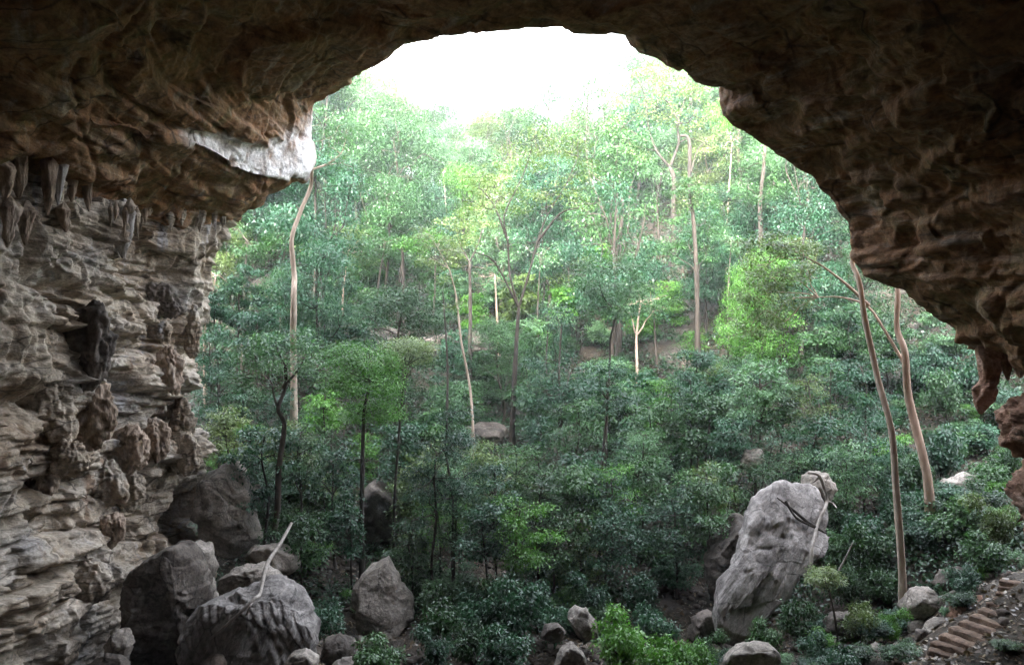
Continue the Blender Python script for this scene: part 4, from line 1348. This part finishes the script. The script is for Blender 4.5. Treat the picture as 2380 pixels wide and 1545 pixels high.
hero("leafy_tree", "leafy column of bright green climbing a straight dark trunk", 72, [(1622, 770), (1618, 640), (1610, 520), (1600, 450)], .28, [],
     [(1590, 438, 46, 30), (1632, 458, 40, 32), (1570, 500, 36, 32), (1640, 520, 36, 36), (1600, 560, 36, 32), (1568, 585, 28, 32), (1640, 590, 24, 30)], 'green', M_BARK, 0.32, 1.05, 0.75, group=GT)
hero("tufted_tree", "straight grey trunk topped by a tuft of lime leaves", 70, [(938, 830), (938, 680), (936, 570)], .25, [], [(940, 560, 34, 15), (972, 570, 30, 15), (1000, 548, 38, 18)], 'bright', M_BARK, 0.3, 1.0, 0.6, group=GT)
hero("fan_tree", "small fan shaped tree with two limbs left of the tall forked tree", 76, [(1092, 830), (1093, 700), (1092, 610)], .26, [[(1092, 610), (1070, 570), (1058, 525)], [(1092, 610), (1112, 560), (1120, 520)]],
     [(1058, 515, 46, 22), (1112, 515, 40, 22), (1082, 555, 40, 20)], 'olive', M_BARK, 0.34, 0.7, 0.8, group=GT)

MARKS = [("the tall forked tree", 1200, 700), ("the crooked pale tree", 690, 600), ("the twisting tree", 645, 950), ("the dense dark tree", 850, 900), ("the umbrella tree", 945, 830),
         ("the bent pale sapling", 1060, 680), ("the round crowned tree", 1420, 680), ("the olive crowned tree", 1800, 640), ("the straight pale trunk", 2060, 1000), ("the yellowing tree", 1540, 260),
         ("the dead snag", 1606, 400), ("the leafy column tree", 1610, 520), ("the tufted tree", 940, 600), ("the leaning slab", 1800, 1300), ("the pyramid boulder", 890, 1400), ("the upright block", 530, 1180),
         ("the steps", 2260, 1460), ("the left wall edge", 470, 800), ("the foot shaped stalactite", 2285, 930), ("the bright opening", 1180, 200)]

# ---- slender trunks seen between the crowns
slim = [(650, 760, 668, 560, 76), (742, 790, 757, 590, 78), (800, 800, 806, 590, 79), (792, 800, 796, 560, 80), (868, 760, 896, 560, 84), (1272, 960, 1276, 740, 74), (1160, 880, 1150, 640, 80), (1530, 880, 1520, 640, 78),
        (1250, 820, 1256, 600, 84), (1330, 830, 1322, 620, 86), (1480, 860, 1490, 700, 70), (1690, 800, 1700, 560, 76), (560, 760, 575, 560, 70), (1000, 800, 1012, 560, 82), (480, 780, 500, 640, 64), (720, 740, 730, 560, 86),
        (890, 690, 880, 420, 100), (930, 640, 960, 400, 104), (1040, 620, 1030, 400, 108), (1400, 560, 1410, 340, 106), (1460, 600, 1470, 380, 98), (830, 560, 812, 350, 110), (1690, 560, 1700, 330, 92), (770, 640, 790, 420, 94)]
items = []
for k, (u0, v0, u1, v1, d) in enumerate(slim):
    rs_ = np.random.RandomState(900 + k)
    m = ((u0 + u1) / 2 + rs_.uniform(-6, 6), (v0 + v1) / 2)
    s = d / F
    cl = []
    for j in range(rs_.randint(4, 7)):
        cl.append((u1 + rs_.uniform(-46, 46) * 70 / d, v1 + rs_.uniform(-40, 26) * 70 / d, rs_.uniform(24, 40) * 72 / d, rs_.uniform(14, 24) * 72 / d))
    leaf = ['green', 'bluish', 'pale', 'olive', 'green', 'pale'][k % 6]
    o = hero("slender_tree", "", d, [(u0, v0), m, (u1, v1)], rs_.uniform(.09, .17), [], cl, leaf, [M_BARK, M_BARK_DARK, M_BARK_RED, M_BARK][k % 4], 0.0045 * d, 0.75, 0.011 * d, group="slender trunks between the crowns", seed=900 + k)
    items.append((o, f"slender {['grey', 'dark', 'reddish', 'grey'][k % 4]} trunked tree {place_word((u0 + u1) / 2, (v0 + v1) / 2, MARKS)}", u0))
number_labels(items)

# ---- generic trees: a dozen models, copied
def model_tree(seed, H, fork, crown_r, n_cl, flat, dens, Ls, spray, droop=0.35, bark=M_BARK, lean=0.6):
    rs_ = np.random.RandomState(seed)
    top = np.array((rs_.uniform(-1, 1) * lean, rs_.uniform(-1, 1) * lean, H * 0.86))
    tk = np.array([top * np.array((t ** 1.5, t ** 1.5, t)) for t in (0, .25, .5, .75, 1)])
    tk[1:4, :2] += rs_.normal(0, 0.02 * H, (3, 2))
    limbs, cl = [], []
    for k in range(n_cl):
        t = (k + .5) / n_cl
        zc = H * (fork + (1.0 - fork) * (0.15 + 0.85 * rs_.uniform(0, 1) ** 0.8))
        prof = math.sqrt(max(0.05, 1 - ((zc / H - (fork + 1) / 2 + .05) / ((1 - fork) / 2 + .05)) ** 2))
        a = k * 2.4 + rs_.uniform(-.5, .5)
        r = crown_r * prof * rs_.uniform(0.25, 0.9)
        c = np.array((top[0] * zc / H + r * math.cos(a), top[1] * zc / H + r * math.sin(a), zc))
        rr = crown_r * rs_.uniform(0.30, 0.52)
        cl.append((c, (rr, rr, rr * flat)))
    for k in range(rs_.randint(2, 5)):
        a = rs_.uniform(0, 6.28)
        z0 = H * (fork + rs_.uniform(-.05, .1))
        b = np.array((crown_r * .6 * math.cos(a), crown_r * .6 * math.sin(a), H * rs_.uniform(.75, .95)))
        limbs.append(branch(rs_, (top[0] * .5, top[1] * .5, z0), b, -0.1, 5))
    return build_tree(rs_, tk, 0.011 * H + 0.04, limbs, cl, Ls, dens, spray, droop, bark, LEAF['green'])


TALL = [model_tree(40 + k, 14 + (k * 1.7) % 5, [.32, .25, .4, .3, .2, .38, .3][k], [5.0, 5.6, 4.6, 6.2, 5.0, 5.4, 4.4][k], [20, 24, 17, 24, 22, 20, 18][k], [.55, .6, .5, .5, .65, .45, .6][k],
                   [1.0, 1.1, .9, 1.0, 1.1, .95, 1.0][k], [.36, .34, .38, .36, .34, .4, .36][k], .95, .35, [M_BARK, M_BARK_DARK, M_BARK, M_BARK_DARK, M_BARK, M_BARK_DARK, M_BARK][k]) for k in range(7)]


def shrub_model(seed, H, R_, n_cl, Ls, dens=1.0):
    rs_ = np.random.RandomState(seed)
    tk = np.array([(0, 0, 0), (.04, .03, H * .3), (.0, .08, H * .6)])
    cl = []
    for k in range(n_cl):
        a = k * 2.4 + rs_.uniform(-.4, .4)
        r = R_ * rs_.uniform(.15, .75)
        z = H * rs_.uniform(.35, .92)
        rr = R_ * rs_.uniform(.28, .45)
        cl.append((np.array((r * math.cos(a), r * math.sin(a), z)), (rr, rr, rr * .6)))
    return build_tree(rs_, tk, 0.05, [], cl, Ls, dens, 0.42, 0.35, M_BARK_DARK, LEAF['green'], per=20)


SHRUB = [shrub_model(80 + k, 2.2 + .3 * k, 1.5 + .1 * k, 9 + k, [.28, .31, .26, .3][k], 1.1) for k in range(4)]

COLW = {'bluish': "bluish green", 'green': "mid green", 'bright': "bright green", 'yellowish': "yellow green", 'olive': "olive green", 'pale': "pale green"}
taken = list(HERO)
items = []

# placed by eye: crowns of young trees and bushes near the mouth (px centre, half width, depth, colour, model kind)
near = [
    (1040, 1010, 85, 46, 'bluish', 'y'), (1015, 1075, 70, 44.5, 'bluish', 'y'), (615, 1035, 70, 48, 'bluish', 'y'), (700, 1020, 50, 49, 'green', 'y'), (520, 975, 45, 51, 'yellowish', 'y'),
    (487, 800, 48, 58, 'bluish', 'y'), (505, 890, 50, 54, 'bluish', 'y'), (555, 660, 58, 66, 'bluish', 'y'), (500, 690, 45, 64, 'bluish', 'y'), (600, 740, 50, 62, 'bluish', 'y'),
    (1200, 1070, 60, 47, 'green', 'y'), (1150, 1110, 55, 44, 'bluish', 'y'), (1262, 1125, 58, 45, 'green', 'y'), (1210, 1200, 66, 42, 'bright', 'y'), (1120, 1200, 55, 42, 'bluish', 'y'), (1180, 1290, 60, 40, 'green', 's'), (1095, 1275, 48, 40, 'bluish', 's'),
    (1250, 1290, 50, 40, 'bluish', 's'), (1420, 1130, 56, 46, 'bluish', 'y'), (1485, 1085, 50, 49, 'green', 'y'), (1425, 1215, 56, 44, 'bluish', 'y'), (1350, 1080, 50, 48, 'bluish', 'y'), (1510, 960, 55, 56, 'green', 'y'), (1620, 840, 55, 58, 'bluish', 'y'),
    (1640, 950, 55, 54, 'green', 'y'), (1560, 1180, 60, 45, 'bluish', 'y'), (1640, 1130, 66, 45, 'green', 'y'), (1820, 930, 46, 52, 'green', 'y'), (1880, 900, 44, 52, 'olive', 'y'), (1900, 1000, 56, 50, 'bluish', 'y'), (1790, 1020, 50, 50, 'bluish', 'y'), (1700, 1000, 50, 51, 'bluish', 'y'),
    (1020, 1405, 58, 38, 'green', 's'), (1180, 1390, 66, 38, 'bluish', 's'), (1110, 1370, 50, 39, 'bluish', 's'), (1170, 1495, 62, 34.5, 'bluish', 's'), (880, 1515, 66, 33.5, 'green', 's'), (1450, 1475, 70, 34, 'bright', 's'), (1530, 1500, 60, 32.5, 'bright', 's'),
    (1600, 1530, 60, 31.5, 'bright', 's'), (1645, 1460, 36, 35, 'green', 's'), (1520, 1385, 52, 39, 'bluish', 's'), (755, 1425, 55, 39, 'bluish', 's'), (700, 1220, 55, 44, 'green', 'y'), (620, 1345, 40, 40, 'green', 's'), (1290, 1400, 46, 38, 'bluish', 's'), (960, 1250, 60, 46, 'green', 'y'),
    (1060, 1180, 50, 45, 'green', 'y'), (800, 1180, 55, 47, 'bluish', 'y'), (930, 1010, 50, 54, 'bluish', 'y'), (770, 1050, 50, 51, 'bluish', 'y'), (1300, 1220, 55, 44, 'green', 'y'), (1500, 1280, 50, 42, 'bluish', 's'), (1370, 1310, 50, 41, 'bluish', 's'),
    (2010, 1195, 60, 43, 'bluish', 's'), (2005, 1265, 55, 42, 'green', 's'), (2240, 1335, 40, 35, 'bluish', 's'), (2310, 1185, 55, 39, 'yellowish', 's'), (2270, 1010, 55, 52, 'bluish', 's'), (2000, 1400, 44, 36, 'yellowish', 's'), (2072, 1390, 34, 36, 'bright', 's'),
    (1850, 1400, 50, 36.5, 'green', 's'), (1905, 1345, 40, 37.6, 'bluish', 's'), (1975, 1290, 46, 40.5, 'green', 's'), (1960, 1215, 44, 43, 'green', 's'), (2335, 1522, 34, 29, 'green', 's'), (1960, 1525, 46, 31, 'bluish', 's'), (2100, 1070, 56, 47, 'green', 's'), (2185, 1030, 56, 49, 'bluish', 's'), (2340, 925, 50, 54, 'bluish', 's'), (2200, 910, 56, 56, 'green', 's'),
    (2150, 810, 56, 60, 'bluish', 's'), (2250, 850, 50, 58, 'bluish', 's'), (2000, 870, 56, 54, 'bluish', 'y'), (1940, 1110, 46, 46, 'green', 's'), (2080, 1150, 50, 45, 'bluish', 's'), (2230, 1150, 60, 44, 'bluish', 's'), (2290, 1270, 56, 38, 'green', 's'), (2180, 1240, 50, 42, 'green', 's'),
    (1900, 1500, 40, 33, 'bluish', 's'), (2100, 1530, 40, 31, 'green', 's'), (2350, 1040, 46, 46, 'green', 's'), (2050, 1320, 44, 40, 'green', 's'), (1780, 1440, 40, 36, 'green', 's'), (1700, 1520, 36, 33, 'bluish', 's'), (1010, 1490, 46, 34, 'bluish', 's'), (1090, 1460, 46, 36, 'green', 's'),
    (650, 930, 46, 56, 'bluish', 'y'), (560, 900, 44, 56, 'green', 'y'), (1730, 870, 44, 56, 'bluish', 'y'), (1960, 740, 50, 62, 'bluish', 'y'), (2060, 760, 50, 62, 'green', 'y'), (1900, 780, 44, 60, 'green', 'y'), (1340, 960, 50, 54, 'green', 'y'), (1120, 1020, 45, 56, 'green', 's'),
]
def young_tree(u, v, ru, d, colr, seed):
    """a young tree with its own layered, drooping crown centred at (u, v)"""
    rs_ = np.random.RandomState(seed)
    x = (u - CX) / F * d
    c = P(u, v, d)
    w = 1.18 * ru / F * d
    lean = rs_.uniform(-.5, .5, 2)
    fx, fy = x + lean[0], d + lean[1]
    g = gz(fx, fy) - 0.15
    base = np.array((fx, fy, g))
    top = c - base + np.array((0, 0, w * .25))
    tk = np.array([top * np.array((t ** 1.4, t ** 1.4, t)) for t in (0, .3, .6, .85, 1)])
    tk[1:4, :2] += rs_.normal(0, .12, (3, 2))
    cl = []
    n_ = rs_.randint(12, 17)
    H_ = c[2] - g
    low = min(1.5, max(.4, 0.75 * H_ / w))
    for k in range(n_):
        a = k * 2.4 + rs_.uniform(-.5, .5)
        q = (k + .6) / n_
        r = w * math.sqrt(rs_.uniform(.04, 1)) * (0.55 + 0.5 * min(1, 1.6 * q)) * (1.0 if q < .7 else .75)
        z = w * (.62 - (low + .5) * q - .25 * (r / w) ** 2 + rs_.uniform(-.12, .12))
        rr = w * rs_.uniform(.32, .50)
        cl.append((c - base + np.array((r * math.cos(a), r * math.sin(a), z)), (rr, rr, rr * rs_.uniform(.3, .5))))
    tm, cm = build_tree(rs_, tk, .02 + .008 * H_, [], cl, rs_.uniform(.14, .29) * d / 46, rs_.uniform(1.3, 1.7), .55, .5, [M_BARK_DARK, M_BARK][rs_.randint(2)], LEAF[colr])
    o = put_tree("young_tree", tm, cm, base, "", "tree", "young trees near the cave mouth")
    taken.append((x, d))
    items.append((o, f"{COLW[colr]} young tree {place_word(u, v, MARKS)}", u))


def put_shrub(u, v, ru, d, colr, seed, onground=False):
    rs_ = np.random.RandomState(seed)
    x = (u - CX) / F * d
    g = gz(x, d)
    i = rs_.randint(4)
    R_, H_ = 1.5 + .1 * i, 2.2 + .3 * i
    s_ = ru / F * d / R_
    zc = CAMZ + (CY - v) / F * d
    hz = s_ if onground else float(np.clip((zc - g) / (.62 * H_), .7 * s_, 1.7 * s_))
    o = put_tree("shrub", *SHRUB[i], (x, d, g - .1), "", "shrub", "shrubs on the cave floor and slope", rs_.uniform(0, 6.28), (s_, s_, hz), LEAF[colr], part=("stem", "foliage"))
    items.append((o, f"{COLW[colr]} shrub {place_word(u, v, MARKS)}", u))


for k, (u, v, ru, d, colr, kind) in enumerate(near):
    if kind == 'y':
        young_tree(u, v, ru, d, colr, 1500 + k)
    else:
        put_shrub(u, v, ru, d, colr, 1500 + k)
rs = np.random.RandomState(31)
pool = ['bluish', 'green', 'pale', 'green', 'bright', 'olive', 'bluish']
for (u0, u1, d0, d1, n_, h0, h1) in ((470, 800, 50, 62, 16, 3, 9), (900, 1650, 44, 60, 34, 2.5, 7), (1600, 2060, 46, 62, 20, 3, 9), (780, 1700, 60, 74, 22, 3, 7), (740, 1600, 74, 94, 30, 3, 8)):
    k = 0
    while k < n_:
        u, d = rs.uniform(u0, u1), rs.uniform(d0, d1)
        x = (u - CX) / F * d
        k += 1
        if any((x - a) ** 2 + (d - b) ** 2 < 1.7 for a, b in taken):
            continue
        z = gz(x, d) + rs.uniform(h0, h1)
        young_tree(u, pj((x, d, z))[1], rs.uniform(1.0, 2.0) / d * F, d, pool[rs.randint(7)], 3000 + int(u))
for (u0, u1, d0, d1, n_) in ((1930, 2390, 40, 70, 60), (820, 1660, 40, 50, 26), (480, 760, 49, 62, 14), (560, 1900, 72, 104, 64)):
    for k in range(n_):
        u, d = rs.uniform(u0, u1), rs.uniform(d0, d1)
        x = (u - CX) / F * d
        put_shrub(u, pj((x, d, gz(x, d) + 1))[1], rs.uniform(.7, 1.5) * max(1, d / 55) / d * F, d, pool[rs.randint(5)], 5000 + k + int(u), True)

for k in range(34):
    u, d = rs.uniform(1560, 2390), rs.uniform(29, 38)
    x = (u - CX) / F * d
    if min(math.hypot(x - a[0], d - a[1]) for a in st_pts) < 1.7:
        continue
    put_shrub(u, pj((x, d, gz(x, d) + .5))[1], rs.uniform(.35, .8) / d * F, d, pool[rs.randint(7)], 7000 + k, True)

# sapling with a lime crown in front of the slab
hero("sapling", "lime yellow sapling in front of the huge leaning slab", 36.5, [(1938, 1475), (1932, 1400), (1918, 1345)], .06, [], [(1915, 1325, 32, 13), (1895, 1340, 20, 10), (1940, 1342, 22, 12), (1920, 1350, 24, 9)], 'yellowish', M_BARK, 0.17, 1.7, 0.3, 0.3, group=None)

# random fill of the hillside
rs = np.random.RandomState(77)
kinds_t = ['slim', 'broad', 'airy', 'spreading', 'bushy', 'layered', 'narrow']
n_far = 0
for (y0, y1, gap, want, h_s) in ((57, 74, 4.0, 32, .75), (74, 100, 4.4, 76, .95), (100, 130, 4.8, 84, .92), (130, 172, 6.0, 80, .95)):
    cnt = 0
    for _ in range(6000):
        if cnt >= want:
            break
        y = rs.uniform(y0, y1)
        u = rs.uniform(455, 2000 if y < 90 else 1850)
        x = (u - CX) / F * y
        if any((x - a) ** 2 + (y - b) ** 2 < gap * gap for a, b in taken):
            continue
        g = gz(x, y)
        i = rs.randint(7)
        sc = h_s * rs.uniform(.75, 1.2)
        v = pj((x, y, g + 12 * sc))[1]
        hi = np.clip((y - 70) / 60, 0, 1)
        colr = rs.choice(['bluish', 'green', 'bright', 'olive', 'pale', 'yellowish'], p=[.40 - .12 * hi, .34, .04, .05, .13 + .1 * hi, .04 + .02 * hi])
        if y < 76 and 760 < u < 1560 and rs.rand() < .55:
            continue
        taken.append((x, y))
        cnt += 1
        o = put_tree("forest_tree", *TALL[i], (x, y, g - .3), "", "tree", "trees filling the far slope", rs.uniform(0, 6.28), (sc * rs.uniform(.85, 1.15), sc, sc * rs.uniform(.95, 1.4)), LEAF[colr])
        zone = "low on the slope" if y < 74 else "mid slope" if y < 100 else "high on the slope" if y < 130 else "near the skyline"
        items.append((o, f"{COLW[colr]} {kinds_t[i]} tree {zone} {place_word(u, v, MARKS)}", u))
number_labels(items)

# fallen leaves lying on the ground, one mass
rs = np.random.RandomState(91)
n = 26000
ys = rs.uniform(27, 60, n)
xs = rs.uniform(-.5, .68, n) * ys
ok = fbm(np.stack([xs, ys, 0 * xs], -1) / 3, 3) > -0.25
xs, ys = xs[ok], ys[ok]
zs = ground_z(xs, ys) + rs.uniform(0.01, 0.07, len(xs))
a = rs.uniform(0, 6.28, len(xs))
L = rs.uniform(.06, .15, len(xs))
e1 = np.stack([np.cos(a) * L, np.sin(a) * L, rs.normal(0, .35, len(xs)) * L], -1)
e2 = np.stack([-np.sin(a) * L * .5, np.cos(a) * L * .5, rs.normal(0, .3, len(xs)) * L], -1)
b = np.stack([xs, ys, zs], -1)
V = np.stack([b - e1, b + e2, b + e1, b - e2], 1).reshape(-1, 3)
M_LITTER = mat_leaf("dry_leaf", (0.05, 0.03, 0.018), (0.13, 0.075, 0.045), (0.24, 0.16, 0.10), 0.1)
setting(ob("leaf_litter", mk_mesh("leaf_litter", V, np.arange(len(V)).reshape(-1, 4), M_LITTER, {"var": np.repeat(rs.uniform(0, 1, len(xs)), 4)}, smooth=False)), 'stuff')

# undergrowth: leaves low over the whole slope, one mass
rs = np.random.RandomState(21)
LV, LT = [], []
n = 13000
ys = rs.uniform(36, 160, n)
us = rs.uniform(440, 2420, n)
xs = (us - CX) / F * ys
zs = ground_z(xs, ys)
cl = fbm(np.stack([xs, ys, 0 * xs], -1) / 6, 3)
keep = (cl > np.where(xs > 18, -0.35, -0.05) - 0.45 * (ys > 58)) & ~((ys < 46) & (xs < 2)) & ~((ys < 42) & (xs < 17))
for x, y, z in zip(xs[keep], ys[keep], zs[keep]):
    s = 0.40 + y / 62
    V, t = leaf_quads(rs, np.array((x, y, z + .45 * s)), np.array((.9, .9, .45)) * s, 3, 12, 0.16 + y * 0.0026, .3, .5, .5 * s)
    LV.append(V)
    LT.append(t)
V = np.concatenate(LV)
setting(ob("undergrowth", mk_mesh("undergrowth", V, np.arange(len(V)).reshape(-1, 4), mat_leaf("undergrowth_leaf", (0.010, 0.026, 0.012), (0.022, 0.054, 0.022), (0.045, 0.095, 0.036)), {"var": np.concatenate(LT)}, smooth=False)), 'stuff')  # leaf colour darkened to stand in for shade under the canopy

# ------------------------------------------------------------------ fallen wood
def wood(name, label, lines, mat, cat):
    tb = Tubes()
    base = np.asarray(lines[0][0][0], float)
    for pts, r in lines:
        tb.add(np.asarray(pts, float) - base, r, 8, 0.35, len(tb.V) * 3.1, 4)
    o = ob(name, tb.mesh(name, mat), None, base)
    return tag(o, label, cat)


RB = "broad tilted boulder of ribbed layered rock under a fallen log"
SL = "huge pale grey slab boulder leaning uphill under dead branches"
wood("fallen_log", "long pale fallen log leaning across the ribbed boulder", [
    ([P(678, 1215, 40.5), P(652, 1262, 39), P(622, 1308, 37.2), on_rock(RB, 604, 1378, .2), on_rock(RB, 590, 1392, .15), on_rock(RB, 545, 1435, .12), on_rock(RB, 490, 1482, .05)], [.07, .09, .10, .09, .085, .07, .04]),
    ([on_rock(RB, 594, 1386, .15), on_rock(RB, 576, 1420, .1), on_rock(RB, 553, 1490, .08), on_rock(RB, 538, 1540, .05)], [.05, .045, .04, .02])], M_DEAD, "log")
wood("dead_branch", "bleached dead branch draped over the top of the leaning slab", [
    ([P(1878, 1098, 41.3), P(1905, 1106, 41.0), on_rock(SL, 1922, 1160), on_rock(SL, 1915, 1185), on_rock(SL, 1900, 1220), on_rock(SL, 1888, 1270), on_rock(SL, 1885, 1315)], [.07, .08, .09, .08, .08, .09, .1]),
    ([on_rock(SL, 1922, 1162), on_rock(SL, 1936, 1170, .3), on_rock(SL, 1945, 1180, .8)], [.05, .04, .02]),
    ([P(1905, 1106, 41.0), P(1890, 1120, 41.2), P(1870, 1122, 41.2)], [.05, .03, .015])], M_DEAD, "branch")
wood("dead_branch", "dark forked dead branch lying across the leaning slab face", [
    ([on_rock(SL, 1806, 1156, .3), on_rock(SL, 1840, 1182), on_rock(SL, 1880, 1215), on_rock(SL, 1910, 1233), on_rock(SL, 1922, 1240)], [.03, .07, .09, .06, .03]),
    ([on_rock(SL, 1826, 1164, .25), on_rock(SL, 1850, 1202), on_rock(SL, 1890, 1224)], [.07, .06, .05])], M_BARK_DARK, "branch")
wood("dead_branch", "thin broken branch leaning right of the leaning slab", [([P(1950, 1325, 38.5), P(1968, 1290, 38.5), P(1982, 1260, 38.5)], [.05, .04, .02])], M_DEAD, "branch")

# ------------------------------------------------------------------ thin haze, added to stand in for lens glare round the bright sky
bpy_h = mk_mesh("haze", [(x, y, z) for x in (-425, 435) for y in (-65, 625) for z in (-9, 135)],
                [(0, 1, 3, 2), (4, 6, 7, 5), (0, 4, 5, 1), (2, 3, 7, 6), (0, 2, 6, 4), (1, 5, 7, 3)], None, smooth=False)
hm = bpy.data.materials.new("pale_air")
hm.use_nodes = True
hm.node_tree.nodes.remove(hm.node_tree.nodes["Principled BSDF"])
vol = hm.node_tree.nodes.new("ShaderNodeVolumePrincipled")
vol.inputs["Color"].default_value = (0.92, 0.96, 1.0, 1)
vol.inputs["Density"].default_value = 0.0006
hm.node_tree.links.new(vol.outputs[0], hm.node_tree.nodes["Material Output"].inputs["Volume"])
bpy_h.materials.append(hm)
setting(ob("haze", bpy_h), 'stuff')
